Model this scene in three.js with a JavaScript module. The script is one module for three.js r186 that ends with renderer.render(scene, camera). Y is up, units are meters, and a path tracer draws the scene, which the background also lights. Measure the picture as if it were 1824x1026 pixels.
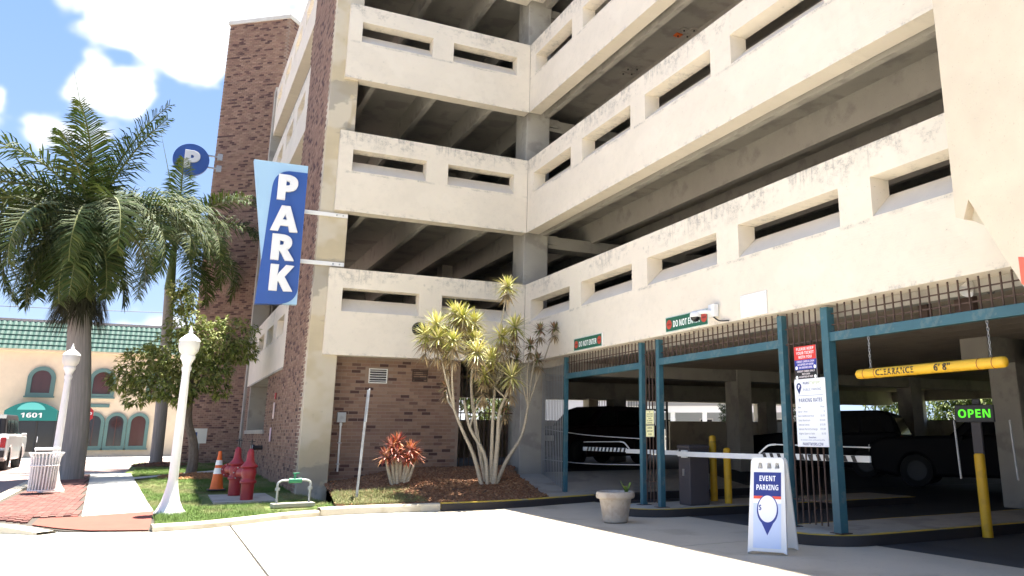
import * as THREE from 'three';
import { mergeGeometries } from 'three/addons/utils/BufferGeometryUtils.js';
import { RoundedBoxGeometry } from 'three/addons/geometries/RoundedBoxGeometry.js';
import { FontLoader } from 'three/addons/loaders/FontLoader.js';
import { TextGeometry } from 'three/addons/geometries/TextGeometry.js';
import { RectAreaLightUniformsLib } from 'three/addons/lights/RectAreaLightUniformsLib.js';

// ------------------------------------------------------------------ camera, sun, sky, exposure
const scene = new THREE.Scene();
const camera = new THREE.PerspectiveCamera(2 * Math.atan(601.74 / 1433.2) * 180 / Math.PI, 2150 / 1203.5, 0.1, 900);
camera.position.set(-7.59, 1.36, 18.335);
camera.rotation.order = 'YXZ';
camera.rotation.set(0.2391, -0.4909, -0.0007);
camera.setViewOffset(2150.2, 1203.5, 0, 177.5, 1824, 1026);
camera.updateProjectionMatrix();
scene.add(camera);

const renderer = new THREE.WebGLRenderer({ antialias: true });
renderer.toneMapping = THREE.LinearToneMapping;
renderer.toneMappingExposure = 4.8;
renderer.shadowMap.enabled = true;

const sun = new THREE.DirectionalLight(new THREE.Color(1.0, 0.955, 0.87), 4.2);
sun.position.set(0.122 * 60, 60, -0.13 * 60);
sun.castShadow = true;
sun.shadow.mapSize.set(4096, 4096);
Object.assign(sun.shadow.camera, { left: -50, right: 50, top: 50, bottom: -50, near: 1, far: 150 });
scene.add(sun); scene.add(sun.target);

// ------------------------------------------------------------------ random numbers and noise
function rng(seed) { let a = seed >>> 0; return () => { a = (a + 0x6D2B79F5) | 0; let t = Math.imul(a ^ (a >>> 15), 1 | a); t = (t + Math.imul(t ^ (t >>> 7), 61 | t)) ^ t; return ((t ^ (t >>> 14)) >>> 0) / 4294967296; }; }
const rnd = rng(20240607);
const rr = (a, b) => a + (b - a) * rnd();
const hash3 = (x, y, z) => { let h = Math.imul(x, 374761393) ^ Math.imul(y, 668265263) ^ Math.imul(z, 1274126177); h = Math.imul(h ^ (h >>> 13), 1274126177); return ((h ^ (h >>> 16)) >>> 0) / 4294967296; };
const sm = t => t * t * (3 - 2 * t);
const ss = (a, b, x) => sm(Math.min(1, Math.max(0, (x - a) / (b - a))));
const lerp = (a, b, t) => a + (b - a) * t;
function n3(x, y, z) {
  const i = Math.floor(x), j = Math.floor(y), k = Math.floor(z), u = sm(x - i), v = sm(y - j), w = sm(z - k);
  const c = (a, b, d) => hash3(i + a, j + b, k + d);
  return lerp(lerp(lerp(c(0, 0, 0), c(1, 0, 0), u), lerp(c(0, 1, 0), c(1, 1, 0), u), v), lerp(lerp(c(0, 0, 1), c(1, 0, 1), u), lerp(c(0, 1, 1), c(1, 1, 1), u), v), w);
}
function fbm3(x, y, z, o) { let s = 0, a = 0.5, t = 0; for (let i = 0; i < o; i++) { s += a * n3(x, y, z); t += a; a *= 0.5; x *= 2.03; y *= 2.03; z *= 2.03; } return s / t; }
function pn(u, v, p, q, s) { // tiling value noise, p x q cells over the unit square
  const x = u * p, y = v * q, i = Math.floor(x), j = Math.floor(y), a = sm(x - i), b = sm(y - j), w = (n, m) => ((n % m) + m) % m;
  const c = (d, e) => hash3(w(i + d, p), w(j + e, q), s);
  return lerp(lerp(c(0, 0), c(1, 0), a), lerp(c(0, 1), c(1, 1), a), b);
}
function pf(u, v, p, q, s, o) { let r = 0, a = 0.5, t = 0; for (let i = 0; i < o; i++) { r += a * pn(u, v, p << i, q << i, s + i); t += a; a *= 0.55; } return r / t; }

// ------------------------------------------------------------------ sky (air and fair weather clouds)
{
  const W = 2048, H = 1024, data = new Float32Array(W * H * 4);
  const blob = [[-0.079, 0.429, 0.049, 0.028, 1], [-0.024, 0.451, 0.058, 0.035, 1], [0.036, 0.464, 0.039, 0.028, 1], [-0.043, 0.414, 0.032, 0.019, 0.7], [-0.097, 0.363, 0.036, 0.028, 1], [-0.069, 0.354, 0.032, 0.022, 1], [-0.126, 0.348, 0.029, 0.016, 0.7], [-0.017, 0.401, 0.029, 0.022, 0.9], [0.009, 0.403, 0.023, 0.019, 0.7], [-0.151, 0.308, 0.036, 0.018, 0.9], [-0.006, 0.357, 0.039, 0.038, 0.15], [-0.029, 0.31, 0.045, 0.031, 0.35], [0.028, 0.325, 0.039, 0.05, 0.3], [-0.081, 0.283, 0.052, 0.031, 0.5], [-0.147, 0.248, 0.052, 0.031, 0.4], [-0.091, 0.168, 0.078, 0.031, 0.6], [-0.138, 0.118, 0.058, 0.025, 0.6], [-0.043, 0.198, 0.058, 0.038, 0.5], [-0.188, 0.333, 0.006, 0.013, 0.6], [-0.174, 0.396, 0.052, 0.044, -0.8], [-0.162, 0.348, 0.032, 0.025, -0.5], [-0.042, 0.341, 0.012, 0.014, -0.6], [-0.088, 0.395, 0.019, 0.011, -0.5]]; // cloud masses: azimuth, elevation, half widths, weight
  for (let j = 0; j < H; j++) for (let i = 0; i < W; i++) {
    const th = ((i + 0.5) / W - 0.5) * 2 * Math.PI, ph = ((j + 0.5) / H - 0.5) * Math.PI;
    const y = Math.sin(ph), c = Math.cos(ph), x = c * Math.cos(th), z = c * Math.sin(th), e = Math.max(0, y);
    const h = Math.exp(-e * 4.2);
    let r = lerp(0.055, 0.19, h), g = lerp(0.105, 0.24, h), b = lerp(0.225, 0.31, h);
    if (y > -0.05) {
      const az = Math.atan2(x, -z);
      let d = fbm3(x * 6 + 3, y * 10 + 5, z * 6 + 9, 6) * 1.1 - 0.66 + 0.42 * (fbm3(x * 22 + 7, y * 30, z * 22, 5) - 0.5);
      for (const q of blob) { const s = ((az - q[0]) / q[2]) ** 2 + ((ph - q[1]) / q[3]) ** 2; if (s < 9) d += 0.3 * q[4] * Math.exp(-s * 0.8); }
      d += 0.04 * Math.exp(-e * 9);
      const a = ss(0.0, 0.1, d) * 0.96, t = ss(0.05, 0.45, d), k = 0.3 + 0.06 * t - 0.07 * ss(0.2, 0.7, fbm3(x * 9 + 1, y * 14 - 4, z * 9, 4)) * t;
      r = lerp(r, k * 0.985, a); g = lerp(g, k * 1.0, a); b = lerp(b, k * 1.03, a);
    } else { r = 0.2; g = 0.2; b = 0.19; }
    const o = (j * W + i) * 4; data[o] = r; data[o + 1] = g; data[o + 2] = b; data[o + 3] = 1;
  }
  const t = new THREE.DataTexture(data, W, H, THREE.RGBAFormat, THREE.FloatType);
  t.mapping = THREE.EquirectangularReflectionMapping; t.magFilter = t.minFilter = THREE.LinearFilter; t.wrapS = THREE.RepeatWrapping; t.needsUpdate = true;
  scene.background = t; scene.environment = t;
}

// ------------------------------------------------------------------ textures and materials
const toS = c => c <= 0.0031308 ? c * 12.92 : 1.055 * Math.pow(c, 1 / 2.4) - 0.055;
const b8 = c => Math.max(0, Math.min(255, Math.round(c * 255)));
function tex(w, h, fn, mw, mh, linear) { // fn(u, v) -> linear colour; mw x mh metres per repeat
  const d = new Uint8Array(w * h * 4);
  for (let j = 0; j < h; j++) for (let i = 0; i < w; i++) { const c = fn((i + 0.5) / w, (j + 0.5) / h), o = (j * w + i) * 4; d[o] = b8(linear ? c[0] : toS(c[0])); d[o + 1] = b8(linear ? c[1] : toS(c[1])); d[o + 2] = b8(linear ? c[2] : toS(c[2])); d[o + 3] = 255; }
  const t = new THREE.DataTexture(d, w, h); t.wrapS = t.wrapT = THREE.RepeatWrapping; t.magFilter = THREE.LinearFilter; t.minFilter = THREE.LinearFilter; t.repeat.set(1 / mw, 1 / mh);
  if (!linear) t.colorSpace = THREE.SRGBColorSpace; t.needsUpdate = true; return t;
}
const mulc = (c, k) => [c[0] * k, c[1] * k, c[2] * k], mixc = (a, b, t) => [lerp(a[0], b[0], t), lerp(a[1], b[1], t), lerp(a[2], b[2], t)];
const lin = (r, g, b) => new THREE.Color().setRGB(r, g, b);
const std = (r, g, b, rough = 0.8, metal = 0, more = {}) => new THREE.MeshStandardMaterial({ color: lin(r, g, b), roughness: rough, metalness: metal, side: THREE.DoubleSide, ...more });
const tx = (map, rough = 0.9, bump, bs = 0.004, more = {}) => new THREE.MeshStandardMaterial({ map, roughness: rough, bumpMap: bump ?? null, bumpScale: bump ? bs : 1, side: THREE.DoubleSide, ...more });
const fineBump = tex(512, 512, (u, v) => { const k = 0.6 * pf(u, v, 24, 24, 11, 4) + 0.4 * pn(u, v, 200, 200, 5); return [k, k, k]; }, 1.2, 1.2, true);
const concrete = (c, s, dirt, metres, cells = 6) => tex(512, 512, (u, v) => {
  let k = 0.88 + 0.22 * pf(u, v, cells, cells, s, 5); let r = mulc(c, k);
  const st = ss(0.53, 0.72, pf(u, v, cells, cells, s + 50, 5)); r = mixc(r, dirt, st * 0.5);
  if (pn(u, v, 170, 170, s + 70) > 0.93) r = mulc(r, 0.8); return r;
}, metres, metres);
const M = {};
M.panel = tx(tex(2048, 320, (u, v) => { // cast panels with mould in the grain along rail, sill and foot
  let c = mulc([0.73, 0.655, 0.545], 0.93 + 0.13 * pf(u, v, 14, 3, 21, 5));
  const fine = pn(u, v, 1000, 180, 3), mid = pf(u, v, 150, 24, 33, 4), big = pf(u, v, 20, 3, 44, 3), drip = pf(u, v, 420, 3, 61, 3);
  const band = ss(0.76, 0.93, v) * 0.55 + ss(0.975, 1, v) * 0.25, sill = Math.exp(-Math.pow((v - 0.485 + 0.02 * (big - 0.5)) / 0.012, 2)), foot = ss(0.05, 0.0, v) * 0.5;
  const wet = (band + 0.1) * ss(0.42, 0.66, big * 0.5 + mid * 0.5) + sill * ss(0.4, 0.62, pf(u, v, 60, 6, 77, 3)) * 0.85 + foot * ss(0.5, 0.65, mid);
  let a = Math.min(1, wet * (0.35 + 1.0 * ss(0.45, 0.8, 0.5 * fine + 0.5 * mid)) + 0.7 * band * ss(0.58, 0.74, drip) * ss(0.4, 0.6, big));
  c = mixc(c, [0.27, 0.255, 0.23], Math.min(0.7, a * 0.75));
  if (fine > 0.975 && mid > 0.5) c = mulc(c, 0.62);
  const pale = ss(0.58, 0.7, pf(u, v, 26, 4, 90, 4)); c = mixc(c, [0.78, 0.71, 0.6], pale * 0.35);
  return c;
}, 1, 1), 0.92, null);
M.panel.bumpMap = fineBump; M.panel.bumpScale = 0.002;
M.pillar = tx(tex(512, 1024, (u, v) => { let c = mulc([0.5, 0.42, 0.285], 0.85 + 0.3 * pf(u, v, 3, 8, 7, 5)); c = mixc(c, [0.58, 0.52, 0.42], ss(0.5, 0.66, pf(u, v, 2, 5, 17, 4)) * 0.7); c = mixc(c, [0.36, 0.26, 0.13], ss(0.56, 0.7, pf(u, v, 5, 3, 27, 4)) * 0.5); c = mixc(c, [0.2, 0.19, 0.17], ss(0.62, 0.7, pf(u, v, 3, 9, 37, 5)) * 0.5); return c; }, 2.2, 4.4), 0.92, fineBump, 0.002);
M.conc = tx(concrete([0.4, 0.37, 0.32], 3, [0.22, 0.2, 0.18], 2.5), 0.9, fineBump, 0.002);
M.dark = M.conc;
M.rib = tx(concrete([0.4, 0.37, 0.32], 6, [0.22, 0.2, 0.18], 2.5), 0.92);
M.soffit = tx(concrete([0.38, 0.31, 0.24], 8, [0.26, 0.205, 0.155], 2.2), 0.92);
M.plate = tx(concrete([0.4, 0.37, 0.32], 4, [0.22, 0.2, 0.18], 3), 0.92);
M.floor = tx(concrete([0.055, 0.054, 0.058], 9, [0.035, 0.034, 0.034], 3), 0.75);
M.drive = tx(concrete([0.55, 0.52, 0.44], 13, [0.42, 0.38, 0.3], 4.5, 5), 0.85, fineBump, 0.003);
M.drive2 = tx(concrete([0.52, 0.445, 0.345], 15, [0.36, 0.295, 0.215], 4.5, 5), 0.85, fineBump, 0.003);
M.walk = tx(concrete([0.6, 0.58, 0.53], 19, [0.45, 0.42, 0.37], 3), 0.88, fineBump, 0.002);
M.kerb = tx(concrete([0.52, 0.47, 0.38], 23, [0.36, 0.3, 0.2], 1.7), 0.9, fineBump, 0.003);
M.joint = std(0.09, 0.075, 0.06, 0.95);
M.ground = tx(concrete([0.3, 0.28, 0.24], 29, [0.2, 0.19, 0.15], 9), 0.95);
M.street = tx(concrete([0.3, 0.21, 0.185], 31, [0.22, 0.16, 0.15], 4), 0.9);
M.mortar = tx(concrete([0.29, 0.21, 0.16], 37, [0.22, 0.16, 0.12], 1.5), 0.95);
M.brick = new THREE.MeshStandardMaterial({ vertexColors: true, roughness: 0.9, bumpMap: fineBump, bumpScale: 0.003, side: THREE.DoubleSide });
M.paver = new THREE.MeshStandardMaterial({ vertexColors: true, roughness: 0.9, side: THREE.DoubleSide });
M.mat = tx(concrete([0.27, 0.075, 0.05], 43, [0.23, 0.068, 0.047], 1.2), 0.85);
M.soil = tx(concrete([0.13, 0.075, 0.045], 41, [0.08, 0.045, 0.03], 1), 1, fineBump, 0.01);
M.turf = tx(tex(512, 512, (u, v) => { const a = pf(u, v, 10, 10, 51, 5), b = pn(u, v, 140, 140, 52); return mixc(mulc([0.1, 0.14, 0.03], 0.6 + 0.8 * b), [0.24, 0.2, 0.1], ss(0.5, 0.68, a) * 0.7); }, 2, 2), 1, fineBump, 0.01);
M.vc = new THREE.MeshStandardMaterial({ vertexColors: true, roughness: 0.85, side: THREE.DoubleSide });
M.leaf = new THREE.MeshPhysicalMaterial({ vertexColors: true, roughness: 0.75, specularIntensity: 0.6, transmission: 0.3, thickness: 0, side: THREE.DoubleSide });
M.bark = tx(tex(256, 512, (u, v) => { const k = pf(u, v, 5, 30, 61, 4), r = Math.pow(Math.abs(Math.sin(v * Math.PI * 14 + k * 2)), 12); return mixc(mulc([0.27, 0.25, 0.225], 0.75 + 0.5 * k), [0.16, 0.15, 0.135], r * 0.35); }, 1, 1), 0.9, fineBump, 0.004);
M.bark2 = tx(tex(256, 256, (u, v) => mulc([0.2, 0.16, 0.12], 0.55 + 0.9 * pf(u, v, 12, 5, 63, 4)), 0.5, 0.5), 0.95, fineBump, 0.012);
M.cane = tx(tex(256, 256, (u, v) => mulc([0.4, 0.35, 0.27], 0.7 + 0.5 * pf(u, v, 6, 24, 65, 4)), 0.3, 0.3), 0.9, fineBump, 0.006);
M.white = std(0.78, 0.78, 0.77, 0.45); M.whitePost = std(0.76, 0.75, 0.73, 0.5); M.black = std(0.02, 0.02, 0.022, 0.5); M.blackPaint = std(0.035, 0.03, 0.03, 0.7);
M.teal = tx(tex(256, 256, (u, v) => mixc(mulc([0.035, 0.115, 0.15], 0.85 + 0.3 * pf(u, v, 5, 5, 71, 4)), [0.14, 0.18, 0.18], ss(0.6, 0.72, pf(u, v, 9, 9, 75, 4)) * 0.4), 0.7, 0.7), 0.5);
M.steel = std(0.45, 0.45, 0.45, 0.4, 0.8); M.galv = tx(concrete([0.4, 0.41, 0.42], 77, [0.3, 0.3, 0.3], 0.6), 0.5, null, 0, { metalness: 0.4 }); M.rust = std(0.075, 0.045, 0.035, 0.8);
M.red = std(0.27, 0.018, 0.026, 0.45); M.orange = std(0.7, 0.13, 0.02, 0.55); M.yellow = tx(concrete([0.72, 0.42, 0.02], 81, [0.55, 0.3, 0.03], 0.7), 0.5); M.green = std(0.02, 0.2, 0.1, 0.5);
M.navy = std(0.03, 0.09, 0.33, 0.4); M.sky = std(0.36, 0.55, 0.72, 0.4); M.clay = tx(concrete([0.42, 0.37, 0.31], 83, [0.3, 0.25, 0.2], 0.6), 0.95, fineBump, 0.004);
M.cream = tx(concrete([0.7, 0.57, 0.41], 85, [0.64, 0.52, 0.37], 3), 0.9); M.tealTrim = std(0.1, 0.18, 0.165, 0.7); M.tile = tx(concrete([0.055, 0.125, 0.095], 87, [0.035, 0.08, 0.065], 0.8), 0.6); M.awning = std(0.006, 0.16, 0.145, 0.7);
M.glass = std(0.03, 0.028, 0.028, 0.06, 0.0); M.glassRed = std(0.075, 0.03, 0.025, 0.1); M.tint = std(0.012, 0.013, 0.015, 0.08); M.tyre = std(0.02, 0.02, 0.02, 0.9); M.chrome = std(0.7, 0.7, 0.7, 0.2, 1);
M.yPaint = tx(tex(512, 64, (u, v) => pf(u, v, 24, 4, 91, 4) > 0.4 ? [0.62, 0.42, 0.05] : [0.34, 0.28, 0.17], 3, 0.4), 0.8);
M.stucco = tx(concrete([0.62, 0.53, 0.41], 93, [0.58, 0.5, 0.385], 2), 0.7); M.houseWhite = std(0.75, 0.75, 0.74, 0.7); M.houseGrey = std(0.5, 0.53, 0.56, 0.8); M.roofGrey = std(0.3, 0.29, 0.28, 0.9); M.cabinet = std(0.07, 0.06, 0.065, 0.6);

// ------------------------------------------------------------------ geometry helpers
const V3 = (x, y, z) => new THREE.Vector3(x, y, z);
function prep(g) { g = g.index ? g.toNonIndexed() : g; for (const k of Object.keys(g.attributes)) if (!['position', 'normal', 'uv', 'color'].includes(k)) g.deleteAttribute(k); if (!g.attributes.normal) g.computeVertexNormals(); if (!g.attributes.uv) g.setAttribute('uv', new THREE.Float32BufferAttribute(new Float32Array(g.attributes.position.count * 2), 2)); return g; }
function muv(g) { const p = g.attributes.position, u = g.attributes.uv; for (let i = 0; i < p.count; i += 3) { const a = V3(p.getX(i), p.getY(i), p.getZ(i)), b = V3(p.getX(i + 1), p.getY(i + 1), p.getZ(i + 1)), c = V3(p.getX(i + 2), p.getY(i + 2), p.getZ(i + 2)); const n = b.clone().sub(a).cross(c.clone().sub(a)), ax = Math.abs(n.x), ay = Math.abs(n.y), az = Math.abs(n.z); for (const [k, q] of [[0, a], [1, b], [2, c]]) ay >= ax && ay >= az ? u.setXY(i + k, q.x, q.z) : ax >= az ? u.setXY(i + k, q.z, q.y) : u.setXY(i + k, q.x, q.y); } return g; }
function merge(list, keepUv) { list = [list].flat().map(prep); const col = list.some(g => g.attributes.color); if (col) for (const g of list) if (!g.attributes.color) g.setAttribute('color', new THREE.Float32BufferAttribute(new Float32Array(g.attributes.position.count * 3).fill(1), 3)); const g = list.length > 1 ? mergeGeometries(list) : list[0]; return keepUv ? g : muv(g); }
function part(name, geos, mat, parent, keepUv) { const m = new THREE.Mesh(merge(geos, keepUv), mat); m.name = name; m.castShadow = m.receiveShadow = true; (parent ?? scene).add(m); return m; }
function pieceOf(name, geo, mat, parent, x, y, z, ry = 0) { const m = new THREE.Mesh(geo, mat); m.name = name; m.castShadow = m.receiveShadow = true; m.position.set(x, y, z); m.rotation.y = ry; parent.add(m); return m; }
const taken = {};
function numbered(n) { const k = taken[n] = (taken[n] ?? -1) + 1; return k ? `${n}_${String(k).padStart(3, '0')}` : n; }
function tag(o, label, category, group) { o.userData.label = label; o.userData.category = category; if (group) o.userData.group = group; return o; }
function thing(name, label, category, x = 0, y = 0, z = 0, ry = 0, group) { const o = new THREE.Group(); o.name = numbered(name); o.position.set(x, y, z); o.rotation.y = ry; scene.add(o); return tag(o, label, category, group); }
function copy(o, label, x, y, z, ry = 0) { const c = o.clone(); c.userData = { ...o.userData }; c.name = numbered(o.name.replace(/_\d+$/, '')); if (label) c.userData.label = label; c.position.set(x, y, z); c.rotation.y = ry; scene.add(c); return c; }
function structure(name, geos, mat, keepUv) { const m = part(numbered(name), geos, mat, scene, keepUv); m.userData.kind = 'structure'; return m; }
const box = (x0, y0, z0, x1, y1, z1) => new THREE.BoxGeometry(x1 - x0, y1 - y0, z1 - z0).translate((x0 + x1) / 2, (y0 + y1) / 2, (z0 + z1) / 2);
const rbox = (w, h, d, r, x = 0, y = 0, z = 0) => new RoundedBoxGeometry(w, h, d, 2, r).translate(x, y, z);
const cyl = (r0, r1, h, x, y, z, seg = 20) => new THREE.CylinderGeometry(r1, r0, h, seg).translate(x, y + h / 2, z);
function rod(a, b, r, seg = 8) { const d = b.clone().sub(a), g = new THREE.CylinderGeometry(r, r, d.length(), seg); g.applyQuaternion(new THREE.Quaternion().setFromUnitVectors(V3(0, 1, 0), d.clone().normalize())); const m = a.clone().add(b).multiplyScalar(0.5); return g.translate(m.x, m.y, m.z); }
const lathe = (pts, x = 0, y = 0, z = 0, seg = 28) => new THREE.LatheGeometry(pts.map(p => new THREE.Vector2(p[0], p[1])), seg).translate(x, y, z);
function tube(pts, r0, r1, seg = 8, n = 16) { // tapered tube through points
  const c = new THREE.CatmullRomCurve3(pts), g = new THREE.TubeGeometry(c, n, 1, seg, false), p = g.attributes.position;
  for (let i = 0; i <= n; i++) { const o = c.getPointAt(i / n), r = typeof r1 === 'function' ? r1(i / n) : lerp(r0, r1, i / n); for (let j = 0; j <= seg; j++) { const k = i * (seg + 1) + j; p.setXYZ(k, o.x + (p.getX(k) - o.x) * r, o.y + (p.getY(k) - o.y) * r, o.z + (p.getZ(k) - o.z) * r); } }
  g.computeVertexNormals(); return g;
}
const shape = pts => new THREE.Shape(pts.map(p => new THREE.Vector2(p[0], p[1])));
const extr = (s, d, bevel = 0) => new THREE.ExtrudeGeometry(s, { depth: d, bevelEnabled: bevel > 0, bevelSize: bevel, bevelThickness: bevel, bevelSegments: 2, curveSegments: 20 });
function paint(g, c) { g = prep(g); const n = g.attributes.position.count, a = new Float32Array(n * 3); for (let i = 0; i < n; i++) { a[i * 3] = c[0]; a[i * 3 + 1] = c[1]; a[i * 3 + 2] = c[2]; } g.setAttribute('color', new THREE.BufferAttribute(a, 3)); return g; }
// canvas print on a flat face
function print(w, h, draw) { const c = document.createElement('canvas'); c.width = w; c.height = h; const k = c.getContext('2d'); draw(k, w, h); const t = new THREE.CanvasTexture(c); t.colorSpace = THREE.SRGBColorSpace; return new THREE.MeshStandardMaterial({ map: t, roughness: 0.5, side: THREE.DoubleSide }); }
function textFit(k, s, x, y, size, maxW, font = 'sans-serif', weight = 'bold') { k.font = `${weight} ${size}px ${font}`; const w = k.measureText(s).width; k.save(); k.translate(x, y); if (maxW && w > 0) k.scale(maxW / w, 1); k.fillText(s, k.textAlign === 'center' || k.textAlign === 'left' ? 0 : 0, 0); k.restore(); }

// ------------------------------------------------------------------ ground, driveway, kerbs, pavement
const gy = z => 0.13 + 0.0125 * Math.max(0, Math.min(18, 3 - z));         // pavement and lawn rise gently away from the driveway
const mulchY = (x, z) => { const s = Math.max(0, 3.05 - z), f = 0.45 + 0.55 * ss(-4.4, -2.4, x); return 0.14 + f * (0.27 * ss(0, 1.5, s) + 0.055 * s) + 0.02 * (n3(x * 2.3, 3, z * 2.3) - 0.5); };
function sheet(poly, yf, div, mat, name, thick = 0) { // polygon laid on a height function, cut into a grid
  const xs = poly.map(p => p[0]), zs = poly.map(p => p[1]), x0 = Math.min(...xs), x1 = Math.max(...xs), z0 = Math.min(...zs), z1 = Math.max(...zs);
  const s = shape(poly.map(p => [p[0], -p[1]])); const clip = [];
  const inside = (x, z) => { let c = false; for (let i = 0, j = poly.length - 1; i < poly.length; j = i++) { const [a, b] = poly[i], [d, e] = poly[j]; if ((b > z) !== (e > z) && x < (d - a) * (z - b) / (e - b) + a) c = !c; } return c; };
  const cutPoly = (pts, ax, v, keepLess) => { const o = []; for (let i = 0; i < pts.length; i++) { const p = pts[i], q = pts[(i + 1) % pts.length], a = keepLess ? p[ax] <= v : p[ax] >= v, b = keepLess ? q[ax] <= v : q[ax] >= v; if (a) o.push(p); if (a !== b) { const t = (v - p[ax]) / (q[ax] - p[ax]); o.push([lerp(p[0], q[0], t), lerp(p[1], q[1], t)]); } } return o; };
  const pos = [], nx = Math.max(1, Math.round((x1 - x0) / div)), nz = Math.max(1, Math.round((z1 - z0) / div));
  for (let i = 0; i < nx; i++) { let col = cutPoly(cutPoly(poly, 0, x0 + (x1 - x0) * i / nx, false), 0, x0 + (x1 - x0) * (i + 1) / nx, true); if (col.length < 3) continue;
    for (let j = 0; j < nz; j++) { const c = cutPoly(cutPoly(col, 1, z0 + (z1 - z0) * j / nz, false), 1, z0 + (z1 - z0) * (j + 1) / nz, true); if (c.length < 3) continue; const f = THREE.ShapeUtils.triangulateShape(c.map(p => new THREE.Vector2(p[0], -p[1])), []); for (const t of f) for (const k of t) pos.push(c[k][0], yf(c[k][0], c[k][1]), c[k][1]); } }
  const g = new THREE.BufferGeometry(); g.setAttribute('position', new THREE.Float32BufferAttribute(pos, 3)); g.computeVertexNormals();
  { const n = g.attributes.normal; for (let i = 0; i < n.count; i++) if (n.getY(i) < 0) n.setXYZ(i, -n.getX(i), -n.getY(i), -n.getZ(i)); }
  return name ? structure(name, g, mat) : g;
}
structure('ground', new THREE.PlaneGeometry(700, 700).rotateX(-Math.PI / 2).translate(0, -0.16, 0), M.ground);
const slabBed = structure('driveway', box(-16, -0.12, 2.0, 0.5, -0.022, 40), M.joint);
{
  const bx = [-16, -10, -6.5, -3.05, 0.5], bz = [2.4, 9.35, 13.4, 17.4, 21.5, 26, 40];
  for (let i = 0; i < 4; i++) for (let j = 0; j < 6; j++) { const g = 0.014; part('slab', new RoundedBoxGeometry(bx[i + 1] - bx[i] - 2 * g, 0.1, bz[j + 1] - bz[j] - 2 * g, 1, 0.006).translate((bx[i] + bx[i + 1]) / 2, -0.05 + 0.0008 * ((i * 7 + j * 3) % 4), (bz[j] + bz[j + 1]) / 2), i === 3 ? M.drive2 : M.drive, slabBed); }
}
// kerb swept along the planted bed
function kerb(pts, w, h, mat, parent, name, y0 = 0) {
  const c = new THREE.CatmullRomCurve3(pts.map(p => V3(p[0], p[2] ?? 0, p[1])), false, 'centripetal'), n = pts.length * 8, pos = [], prof = [[0, -0.1], [0, h - 0.035], [0.012, h - 0.01], [0.04, h], [w, h], [w, -0.1]];
  const at = (i, k) => { const t = i / n, o = c.getPointAt(t), d = c.getTangentAt(t), s = V3(-d.z, 0, d.x).normalize(); const q = prof[k]; return [o.x - s.x * q[0], o.y + y0 + q[1], o.z - s.z * q[0]]; };
  for (let i = 0; i < n; i++) for (let k = 0; k < prof.length - 1; k++) { const a = at(i, k), b = at(i + 1, k), d = at(i + 1, k + 1), e = at(i, k + 1); pos.push(...a, ...b, ...d, ...a, ...d, ...e); }
  const g = new THREE.BufferGeometry(); g.setAttribute('position', new THREE.Float32BufferAttribute(pos, 3)); g.computeVertexNormals();
  if (!name) return g; return part(name, g, mat, parent);
}
const bedKerb = new THREE.Group(); bedKerb.name = 'kerb'; bedKerb.userData.kind = 'structure'; scene.add(bedKerb);
// runs from the pavement to the garage, driveway side on its outer face
kerb([[-7.55, 4.55], [-6.9, 4.42], [-6.25, 4.02], [-5.6, 3.52], [-5.05, 3.3]], 0.17, 0.1, M.kerb, bedKerb, 'kerb_stone');
kerb([[-5.04, 3.3], [-4.5, 3.2], [-3.8, 3.26], [-2.96, 3.36]], 0.17, 0.14, M.kerb, bedKerb, 'kerb_stone');
kerb([[-2.94, 3.36], [-2.2, 3.4], [-1.3, 3.32], [-0.4, 3.06], [0.5, 2.82]], 0.17, 0.14, M.blackPaint, bedKerb, 'black_painted_kerb');
kerb([[-2.94, 3.36], [-2.2, 3.4], [-1.3, 3.32], [-0.4, 3.06], [0.5, 2.82]].map(p => [p[0], p[1] - 0.004]), 0.15, 0.006, M.yPaint, bedKerb, 'yellow_paint_line', 0.139);
kerb([[0.5, 2.82], [1.4, 2.74], [5, 2.7]], 0.17, 0.14, M.blackPaint, bedKerb, 'black_painted_kerb');
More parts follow.
